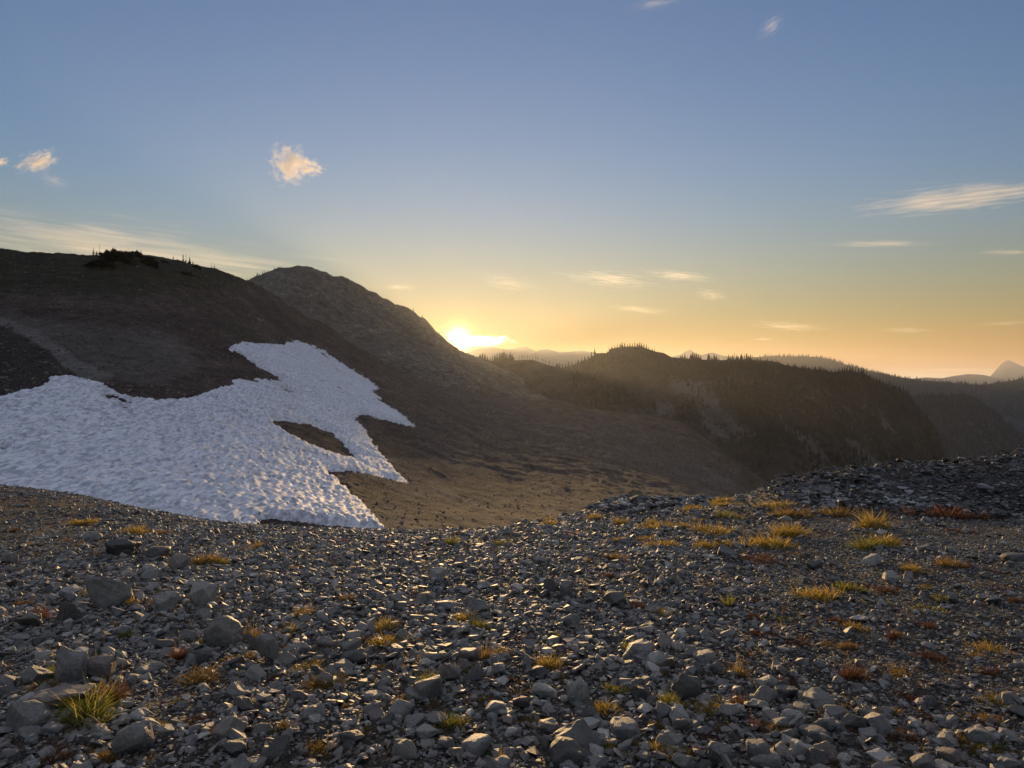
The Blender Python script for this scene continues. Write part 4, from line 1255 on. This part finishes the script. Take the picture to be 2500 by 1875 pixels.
def conifer(seed, layers=9, width=0.3, bare=0.1, dens=7, snag=False):
    """unit height conifer: tapered trunk and drooping ragged branches made of thin needle sprays; returns (trunk, crown) arrays"""
    r = random.Random(seed)
    n = 5
    tco = []
    for k, (z, w) in enumerate(((-0.03, 0.022), (0.5, 0.014), (0.97, 0.003))):
        for a in range(n):
            tco.append((math.cos(a * 2 * math.pi / n) * w + 0.01 * math.sin(seed + z * 4), math.sin(a * 2 * math.pi / n) * w, z))
    tf = [[k * n + a, k * n + (a + 1) % n, (k + 1) * n + (a + 1) % n, (k + 1) * n + a] for k in range(2) for a in range(n)]
    co, fa = [], []
    for l in range(layers):
        t = (l + r.uniform(-0.3, 0.3)) / layers
        z = bare + (1 - bare) * max(t, 0)
        rad = width * 0.5 * (1 - t) ** 0.85 * r.uniform(0.65, 1.15) + 0.012
        if snag: rad *= r.choice((0.2, 0.4, 1.0))
        for b in range(dens):
            if r.random() < (0.55 if snag else 0.12): continue
            a = 2 * math.pi * (b + r.uniform(-0.4, 0.4)) / dens + l
            rr = rad * r.uniform(0.6, 1.2)
            dz = r.uniform(0.0, 0.045) + rr * 0.12
            w = rr * r.uniform(0.35, 0.55)
            c, s = math.cos(a), math.sin(a)
            i = len(co)
            th = 0.045 + rr * 0.4
            co += [(0, 0, z + th), (c * rr * 0.55 - s * w, s * rr * 0.55 + c * w, z - dz * 0.4), (c * rr, s * rr, z - dz), (c * rr * 0.55 + s * w, s * rr * 0.55 - c * w, z - dz * 0.4), (c * rr * 0.35, s * rr * 0.35, z - th)]
            fa += [[i, i + 1, i + 2], [i, i + 2, i + 3], [i + 4, i + 2, i + 1], [i + 4, i + 3, i + 2]]
    i = len(co)
    for a in range(4):
        co.append((math.cos(a * 1.57) * 0.018, math.sin(a * 1.57) * 0.018, 0.88))
    co.append((0, 0, 1.03))
    fa += [[i + a, i + (a + 1) % 4, i + 4] for a in range(4)]
    return (np.array(tco), np.array(tf)), (np.array(co), np.array(fa))


CON = [conifer(k, 9 + k % 4, 0.24 + 0.05 * (k % 4), 0.06 + 0.05 * (k % 3)) for k in range(7)]
SNAG = [conifer(60 + k, 8, 0.16, 0.3, 6, True) for k in range(3)]


def tree_me(pair):
    (tc, tf), (cc, cf) = pair
    me = new_mesh("conifer", np.concatenate([tc, cc]), [tf, cf + len(tc)], needle, False, link=False)
    return me


CON_ME = [tree_me(p) for p in CON]
SNAG_ME = [tree_me(p) for p in SNAG]
rtree = random.Random(9)
SKYLINE = [
    ("saddle", T_ridge, [(1172, 12), (1178, 14), (1184, 16), (1190, 14), (1196, 12), (1202, 18), (1208, 20), (1214, 24), (1220, 26), (1226, 26), (1230, 30), (1235, 26), (1240, 22), (1246, 24), (1252, 20)], "in the clump right of the sun"),
    ("snags", T_ridge, [(1268, 14), (1274, 16), (1280, 14), (1287, 18), (1293, 10), (1300, 16), (1308, 22), (1313, 18), (1325, 16), (1332, 20), (1341, 16), (1350, 14)], "in the second row right of the sun"),
    ("dip", T_ridge, [(1360, 12), (1366, 14), (1373, 12), (1380, 10), (1388, 14), (1396, 12), (1404, 12), (1412, 10), (1420, 12), (1428, 12), (1436, 12), (1444, 18), (1452, 20)], "in the dip left of the knoll"),
    ("knoll", T_ridge, [(1487, 10), (1494, 8), (1501, 9), (1507, 10), (1514, 12), (1519, 15), (1525, 12), (1532, 9), (1538, 11), (1544, 10), (1550, 14), (1556, 12), (1561, 15), (1566, 13), (1572, 10), (1578, 12), (1584, 9), (1592, 8), (1598, 6)], "on top of the rounded knoll"),
    ("notch", T_ridge, [(1662, 8), (1666, 9), (1672, 14), (1678, 8), (1686, 14), (1691, 20), (1696, 18), (1701, 20), (1706, 18), (1711, 16), (1728, 16), (1731, 20), (1738, 12), (1744, 16), (1749, 15), (1755, 10)], "below the small pointed far peak"),
    ("plateau", T_ridge, [(1768, 8), (1774, 12), (1779, 17), (1784, 12), (1789, 16), (1794, 22), (1799, 16), (1802, 13), (1810, 18), (1817, 18), (1823, 20), (1828, 15), (1832, 18), (1837, 14), (1841, 12), (1848, 9), (1856, 8), (1865, 7), (1873, 6), (1884, 6), (1895, 6)], "on the flat top of the ridge"),
    ("slope", T_ridge, [(1960, 10), (1967, 8), (1974, 7), (1983, 9), (1991, 10), (1999, 12), (2004, 14), (2010, 10), (2017, 7), (2030, 6), (2040, 8), (2048, 10), (2056, 14), (2062, 12), (2068, 16), (2075, 18), (2081, 14), (2088, 12), (2096, 10), (2103, 14), (2108, 16), (2115, 10)], "where the ridge starts to fall"),
    ("fall", T_ridge, [(2124, 10), (2132, 9), (2140, 8), (2148, 10), (2156, 8), (2164, 9), (2172, 11), (2180, 9), (2188, 9), (2196, 8), (2206, 9), (2216, 8)], "on the ridge's steep right end"),
    ("shoulder", T_peak, [(603, 5), (611, 5), (620, 6), (628, 8), (634, 6), (641, 8), (647, 7), (655, 5), (669, 6)], "on the left shoulder of the brown peak"),
    ("peakright", T_peak, [(1009, 9), (1031, 9), (1072, 6)], "on the right edge of the brown peak"),
]
ORDN = ["first", "second", "third", "fourth", "fifth", "sixth", "seventh", "eighth", "ninth", "tenth", "eleventh", "twelfth", "thirteenth", "fourteenth", "fifteenth", "sixteenth", "seventeenth", "eighteenth", "nineteenth", "twentieth", "twenty-first", "twenty-second", "twenty-third", "twenty-fourth"]


def ridge_top(T, px):
    """world point of the skyline of terrain T at px"""
    c = (px - T['px'][0]) / (T['px'][1] - T['px'][0]); c0 = int(c); f = c - c0
    k = int(np.argmin(T['py'][:30, c0]))
    return np.array([T[a][k, c0] * (1 - f) + T[a][k, c0 + 1] * f for a in ('X', 'Y', 'Z')])


for nm, T, lst, where in SKYLINE:
    for k, (px, h) in enumerate(lst):
        p = ridge_top(T, px)
        s = (h * 0.84 + 1.5) / F * p[1]
        snag = nm == "snags" or (nm == "plateau" and k % 4 == 1)
        me = SNAG_ME[k % 3] if snag else CON_ME[(k * 3 + len(nm)) % 7]
        o = bpy.data.objects.new("conifer", me); COL.objects.link(o)
        o.location = (p[0], p[1], p[2] - s * 0.08)
        o.rotation_euler = (0, 0, rtree.uniform(0, 6.28))
        wd = rtree.uniform(1.3, 2.2)
        o.scale = (s * wd, s * wd, s)
        tag(o, f"{'thin bare' if snag else 'dark'} conifer {where}, {ORDN[k]} from its left end", "conifer", "conifers standing on the skyline " + where)


# slopes under forest: single trees cannot be told apart there
def forest(name, T, n, hmin, hmax, keepfn, label, seed, pxr, t0=0.0, t1=1.0):
    r = np.random.default_rng(seed)
    nr, nc = T['X'].shape
    ci = (r.uniform(pxr[0], pxr[1], n) - T['px'][0]) / (T['px'][1] - T['px'][0]); c0 = np.clip(ci.astype(int), 0, nc - 2)
    ri = (t0 + (t1 - t0) * r.uniform(0, 1, n)) * (nr - 2); r0 = ri.astype(int)
    P = np.stack([T[a][r0, c0] for a in ('X', 'Y', 'Z')], -1)
    P[:, 0] += r.uniform(-2, 2, n)
    px = CX + P[:, 0] / P[:, 1] * F; py = CY - P[:, 2] / P[:, 1] * F
    k = keepfn(px, py, P) > r.uniform(0, 1, n)
    P = P[k]; m = len(P)
    h = hmin + (hmax - hmin) * r.uniform(0, 1, m) ** 2
    vs = [(np.concatenate([p[0][0], p[1][0]]) if False else p[1][0], p[1][1]) for p in CON]
    z = np.zeros(m)
    wd = r.uniform(1.0, 1.9, m)
    co, fa, tn = merge_pieces(vs, r.integers(0, len(vs), m), P - np.stack([z, z, h * 0.05], -1), np.stack([h * wd, h * wd, h], -1), rot_mats(r.uniform(0, 6.28, m), z, z), z)
    o = new_mesh(name, co, fa, needle, False)
    tag(o, label, None, None, "stuff")


def keep_ridge(px, py, P):
    dk = fbm(P[:, 0] / 130, P[:, 2] / 70, P[:, 1] / 300, 4, 71) * 1.3 + 0.15
    pale = d_pale(px, py, *P.T)
    up = smoothstep(60, 10, py - poly_at(RIDGE_D, px)) * smoothstep(1700, 1760, px) * 0.5
    left = 0.35 * smoothstep(1500, 1200, px)
    low = 0.8 * smoothstep(1120, 1180, py)
    rt = 0.6 * smoothstep(2000, 2150, px)
    return np.clip((dk + up + left + low + rt) * (1 - 2.2 * pale), 0, 1) * (py < 1260)


forest("forest", T_ridge, 14000, 5, 11, keep_ridge, "dark conifer forest on the steep slopes of the ridge across the valley", 5, (1400, 2400), 0.03, 0.75)
forest("forest", T_knob, 4500, 12, 20, lambda px, py, P: 0.9 - 0.2 * (fbm(P[:, 0] / 200, P[:, 2] / 100, None, 3, 9) > 0.3) + 0 * px, "forest covering the rounded hill at the right", 6, (2050, 2700), 0.0, 0.8)
forest("forest", T_blue, 2200, 16, 30, lambda px, py, P: 1 + 0 * px, "wooded crest of the blue grey ridge", 7, (1780, 2250), 0.0, 0.25)
forest("forest", T_blue2, 5000, 14, 24, lambda px, py, P: 1 + 0 * px, "woods on the long dark blue ridge", 8, (1950, 2800), 0.0, 0.45)

# ------------------------------------------------------------------ shrubs and dwarf firs on the left crest
shrub_leaf = leafm("shrub_foliage", (0.022, 0.024, 0.012))


def shrub_mesh(seed, n=420):
    r = np.random.default_rng(seed)
    th = r.uniform(0, 2 * np.pi, n); ph = np.arccos(r.uniform(-0.1, 1, n)); rad = r.uniform(0.45, 1.0, n) ** 0.5
    lump = 1 + 0.3 * vnoise(np.cos(th) * 1.7 + seed, np.sin(th) * 1.7, ph * 1.3)
    c = np.stack([np.cos(th) * np.sin(ph) * rad * lump * 0.5, np.sin(th) * np.sin(ph) * rad * lump * 0.5, np.cos(ph) * rad * lump * 0.5], -1)
    d1 = r.normal(0, 1, (n, 3)); d1 /= np.linalg.norm(d1, axis=1)[:, None]
    d2 = np.cross(d1, r.normal(0, 1, (n, 3))); d2 /= np.linalg.norm(d2, axis=1)[:, None] + 1e-9
    s = r.uniform(0.03, 0.075, n)[:, None]
    tip = c + (c / (np.linalg.norm(c, axis=1)[:, None] + 1e-6) + np.array([0, 0, 0.7])) * s * 1.7
    co = np.stack([c + d1 * s, c - d1 * s, tip, c + d2 * s, c - d2 * s], 1).reshape(-1, 3)
    o = (np.arange(n) * 5)[:, None, None]
    fa = (np.array([[0, 1, 2], [3, 4, 2]])[None] + o).reshape(-1, 3)
    st = []
    sf = []
    rr = random.Random(seed)
    for k in range(6):
        a = rr.uniform(0, 6.28); e = (math.cos(a) * 0.3, math.sin(a) * 0.3, 0.35); i = len(st)
        st += [(-0.01, 0, -0.05), (0.01, 0, -0.05), (e[0], e[1], e[2])]
        sf.append([i, i + 1, i + 2])
    return (np.array(st), np.array(sf)), (co, fa)


def two_part(name, stem, crown, loc, scale, rz, label, cat, group, stem_name="stem", crown_name="foliage", crown_mat=None, fst="mesh"):
    root = bpy.data.objects.new(name, None); COL.objects.link(root)
    root.location = loc; root.rotation_euler = (0, 0, rz); root.scale = scale
    tag(root, label, cat, group)
    a = new_mesh(stem_name, stem[0], stem[1], bark, False, parent=root)
    b = new_mesh(crown_name, crown[0], crown[1], crown_mat or needle, False, parent=root)
    return root


SHRUBS = [(258, 628, 24, 12, "low dark shrub at the left end of the shrub row on the left crest"), (276, 626, 46, 20, "tallest round shrub in the row on the left crest"), (300, 626, 34, 16, "dark shrub right of the tallest one on the left crest"),
          (330, 626, 40, 15, "wide flat shrub on the left crest, right part of the row"), (362, 634, 30, 9, "low shrub at the right end of the row on the left crest"), (245, 652, 60, 20, "dark shrub just below the crest at the left end of the row"),
          (284, 640, 70, 26, "largest dark shrub patch below the row on the left crest"), (362, 648, 46, 18, "separate dark shrub below the right end of the row"), (478, 655, 26, 10, "small shrub between the two groups of dwarf firs"),
          (400, 641, 22, 6, "very low shrub on the crest left of the branched dwarf firs"), (452, 672, 36, 10, "faint shrub on the slope below the branched dwarf firs")]
sh_l = [shrub_mesh(k) for k in range(4)]
for k, (px, py, w, h, lab) in enumerate(SHRUBS):
    p = surf_at(T_hill, px, max(py, float(poly_at(HILL_RIDGE, px)) + 1))[0]
    s = w / F * p[1]; hh = h / F * p[1] * 1.7
    st, cr = sh_l[k % 4]
    two_part("shrub", st, cr, (p[0], p[1], p[2] - hh * 0.1), (s, s, hh), k * 1.3, lab, "shrub", "shrubs on the left crest", crown_mat=shrub_leaf)
FIRS = [(228, 19, "dwarf fir at the far left of the crest row"), (243, 26, "tallest dwarf fir at the left of the crest row"), (236, 10, "tiny dwarf fir between the two leftmost ones"), (281, 14, "dwarf fir poking out above the tallest round shrub"),
        (315, 12, "dwarf fir between the two shrub groups on the left crest"), (345, 12, "dwarf fir at the right end of the shrub row"), (447, 18, "left one of the branched dwarf firs on the left crest"), (454, 22, "tallest of the branched dwarf firs on the left crest"), (463, 16, "leaning bushy dwarf fir right of the branched ones"),
        (471, 8, "smallest dwarf fir right of the leaning bushy one"), (516, 12, "dwarf fir standing on the falling part of the left crest"), (523, 9, "low dwarf fir right of the one on the falling crest"), (423, 9, "small dwarf fir left of the branched ones")]
for k, (px, h, lab) in enumerate(FIRS):
    p = ridge_top(T_hill, px)
    s = (h + 3) / F * p[1]
    tr, cr = conifer(200 + k, 7, 0.55 if k in (8, 2, 9) else 0.36, 0.05, 7, k % 3 == 1)
    two_part("dwarf_fir", tr, cr, (p[0], p[1], p[2] - s * 0.1), (s, s, s), k, lab, "fir", "dwarf firs on the left crest", "trunk", "crown")


# ------------------------------------------------------------------ clouds
def cloud_mat(name, dens, scale, cut, aniso, stretch, color=(1, 1, 1), seed=0.0):
    m = bpy.data.materials.new(name); m.use_nodes = True
    nt = m.node_tree; nt.nodes.clear()
    t = N(nt, "ShaderNodeTexCoord")
    ln = N(nt, "ShaderNodeVectorMath", operation='LENGTH'); L(nt, t.outputs["Object"], ln.inputs[0])
    fall = N(nt, "ShaderNodeMapRange"); L(nt, ln.outputs["Value"], fall.inputs[0])
    fall.inputs[1].default_value = 0.0; fall.inputs[2].default_value = 1.0; fall.inputs[3].default_value = 1.0; fall.inputs[4].default_value = 0.0
    mp = N(nt, "ShaderNodeMapping"); mp.inputs["Scale"].default_value = stretch; mp.inputs["Location"].default_value = (seed, seed * 0.7, seed * 1.3)
    L(nt, t.outputs["Object"], mp.inputs["Vector"])
    nz = noise_tex(nt, scale, 6, 0.6, mp.outputs[0], 0.6)
    v = math_node(nt, 'MULTIPLY_ADD', nz, 2.8, math_node(nt, 'SUBTRACT', fall.outputs[0], cut))
    v = math_node(nt, 'MULTIPLY', math_node(nt, 'MAXIMUM', v, 0.0), dens)
    pv = N(nt, "ShaderNodeVolumePrincipled")
    pv.inputs["Color"].default_value = (*color, 1); pv.inputs["Anisotropy"].default_value = aniso
    L(nt, v, pv.inputs["Density"])
    o = N(nt, "ShaderNodeOutputMaterial"); L(nt, pv.outputs[0], o.inputs["Volume"])
    return m


def ellipsoid(n1=10, n2=16, seed=0, lump=0.0):
    co = [(0, 0, 1.0)]
    for i in range(1, n1):
        for j in range(n2):
            a, b = math.pi * i / n1, 2 * math.pi * j / n2
            co.append((math.sin(a) * math.cos(b), math.sin(a) * math.sin(b), math.cos(a)))
    co.append((0, 0, -1.0)); co = np.array(co)
    f3 = [[0, 1 + j, 1 + (j + 1) % n2] for j in range(n2)] + [[len(co) - 1, 1 + (n1 - 2) * n2 + (j + 1) % n2, 1 + (n1 - 2) * n2 + j] for j in range(n2)]
    f4 = [[1 + i * n2 + j, 1 + (i + 1) * n2 + j, 1 + (i + 1) * n2 + (j + 1) % n2, 1 + i * n2 + (j + 1) % n2] for i in range(n1 - 2) for j in range(n2)]
    return co, [np.array(f3), np.array(f4)]


EC, EF = ellipsoid()
CLOUDS = [  # px, py, width, height, distance, depth ratio, roll (deg), optical thickness, kind, label
    (710, 402, 104, 100, 9000, 0.9, 0, 2.6, "puff", "small bright puffy cloud high above the brown peak"),
    (756, 408, 84, 46, 9000, 0.9, -15, 1.6, "puff", "torn right wing of the small puffy cloud above the brown peak"),
    (92, 394, 116, 50, 9000, 0.8, 22, 1.6, "puff", "ragged little cloud high at the left"),
    (2, 395, 44, 26, 9000, 0.8, 10, 1.2, "puff", "faint shred of cloud cut by the left edge"),
    (1184, 833, 118, 27, 22000, 0.8, 3, 1.5, "puff", "glowing elongated cloud touching the sun on its right"),
    (1252, 836, 22, 8, 22000, 0.8, -10, 3.0, "puff", "tiny bright cloud right of the glowing one by the sun"),
    (250, 602, 1150, 140, 16000, 0.5, -7, 0.42, "wisp", "broad veil of thin cloud low behind the left hillside"),
    (1490, 682, 250, 44, 26000, 0.8, -6, 0.5, "wisp", "broken streak of thin golden cloud above the ridge, the left one"),
    (1660, 673, 190, 30, 26000, 0.8, -5, 0.6, "wisp", "smooth streak of thin cloud right of the broken golden one"),
    (1735, 720, 90, 34, 26000, 0.8, -8, 0.4, "wisp", "short blurred streak below the smooth one"),
    (1560, 756, 170, 22, 30000, 0.8, -6, 0.45, "wisp", "thin pale streak low above the rounded knoll"),
    (1925, 797, 210, 26, 30000, 0.8, -4, 0.6, "wisp", "golden low streak above the right part of the ridge"),
    (2210, 806, 150, 18, 30000, 0.8, 0, 0.4, "wisp", "thin low streak further right above the blue ridges"),
    (1862, 828, 60, 9, 30000, 0.8, 0, 0.6, "wisp", "tiny bright dash of cloud below the golden low streak"),
    (2340, 484, 560, 74, 15000, 0.5, 6, 1.0, "wisp", "large white lens of cloud at the right edge"),
    (2150, 595, 300, 16, 18000, 0.6, 0, 0.6, "wisp", "thin white line of cloud below the large lens"),
    (2460, 616, 160, 13, 18000, 0.6, 0, 0.5, "wisp", "short white line at the right edge below the lens"),
    (975, 701, 90, 14, 26000, 0.8, -2, 0.5, "wisp", "faint golden dash of cloud right of the brown peak"),
    (1240, 690, 190, 50, 26000, 0.8, -10, 0.2, "wisp", "barely visible golden smear above the sun"),
    (1600, 8, 160, 26, 12000, 0.8, 10, 0.25, "wisp", "faint shred at the top edge"),
    (1882, 64, 80, 44, 12000, 0.8, 35, 0.3, "wisp", "small faint slanting wisp high at the right"),
    (2330, 903, 300, 12, 60000, 0.8, 0, 0.6, "dark", "low dark line of cloud left of the cone shaped peak"),
    (2450, 790, 200, 14, 30000, 0.8, 3, 0.3, "wisp", "thin low streak near the right edge"),
    (130, 440, 90, 40, 9000, 0.8, -20, 0.18, "wisp", "faint smear below the ragged little cloud"),
]
for k, (px, py, w, h, dist, dr, roll, tau, kind, lab) in enumerate(CLOUDS):
    c = world_of(px, py, float(dist))
    rx, rz_ = w / F * dist * 0.5, h / F * dist * 0.5
    grow = 1.35 if kind == "puff" else 1.5
    ry = max(rz_ * 1.2, rx * dr * 0.5) if kind == "puff" else max(rz_ * 1.5, rx * 0.25)
    me_mat = cloud_mat("cloud_" + kind, tau / ry * (2.2 if kind == "puff" else 1.6), 3.8 if kind == "puff" else 2.4, 1.92 if kind == "puff" else 1.98, (0.88 if k == 4 else 0.25) if kind == "puff" else 0.4,
                       (1, 1, 1) if kind == "puff" else (1.5, 1.0, 6.0), seed=k * 3.7)
    o = new_mesh("cloud", EC, [f.copy() for f in EF], me_mat, True)
    o.location = tuple(c); o.scale = (rx * grow, ry * grow, rz_ * grow); o.rotation_euler = (0, math.radians(-roll), 0)
    tag(o, lab, "cloud", "clouds in the evening sky")

# ------------------------------------------------------------------ haze
def box(name, lo, hi, mat):
    co = np.array([(x, y, z) for x in (lo[0], hi[0]) for y in (lo[1], hi[1]) for z in (lo[2], hi[2])], float)
    f = np.array([[0, 1, 3, 2], [4, 6, 7, 5], [0, 4, 5, 1], [2, 3, 7, 6], [0, 2, 6, 4], [1, 5, 7, 3]])
    return new_mesh(name, co, f, mat, False)


hm = bpy.data.materials.new("haze")
hm.use_nodes = True
hm.node_tree.nodes.clear()
pv = N(hm.node_tree, "ShaderNodeVolumePrincipled")
pv.inputs["Color"].default_value = (0.84, 0.88, 0.95, 1)
pv.inputs["Density"].default_value = HAZE_DENSITY
pv.inputs["Anisotropy"].default_value = HAZE_G
ho = N(hm.node_tree, "ShaderNodeOutputMaterial")
L(hm.node_tree, pv.outputs[0], ho.inputs["Volume"])
haze = box("haze", (-91000, -21000, -901), (91000, 101000, 430), hm)
tag(haze, "thin evening haze in the valley air", None, None, "stuff")
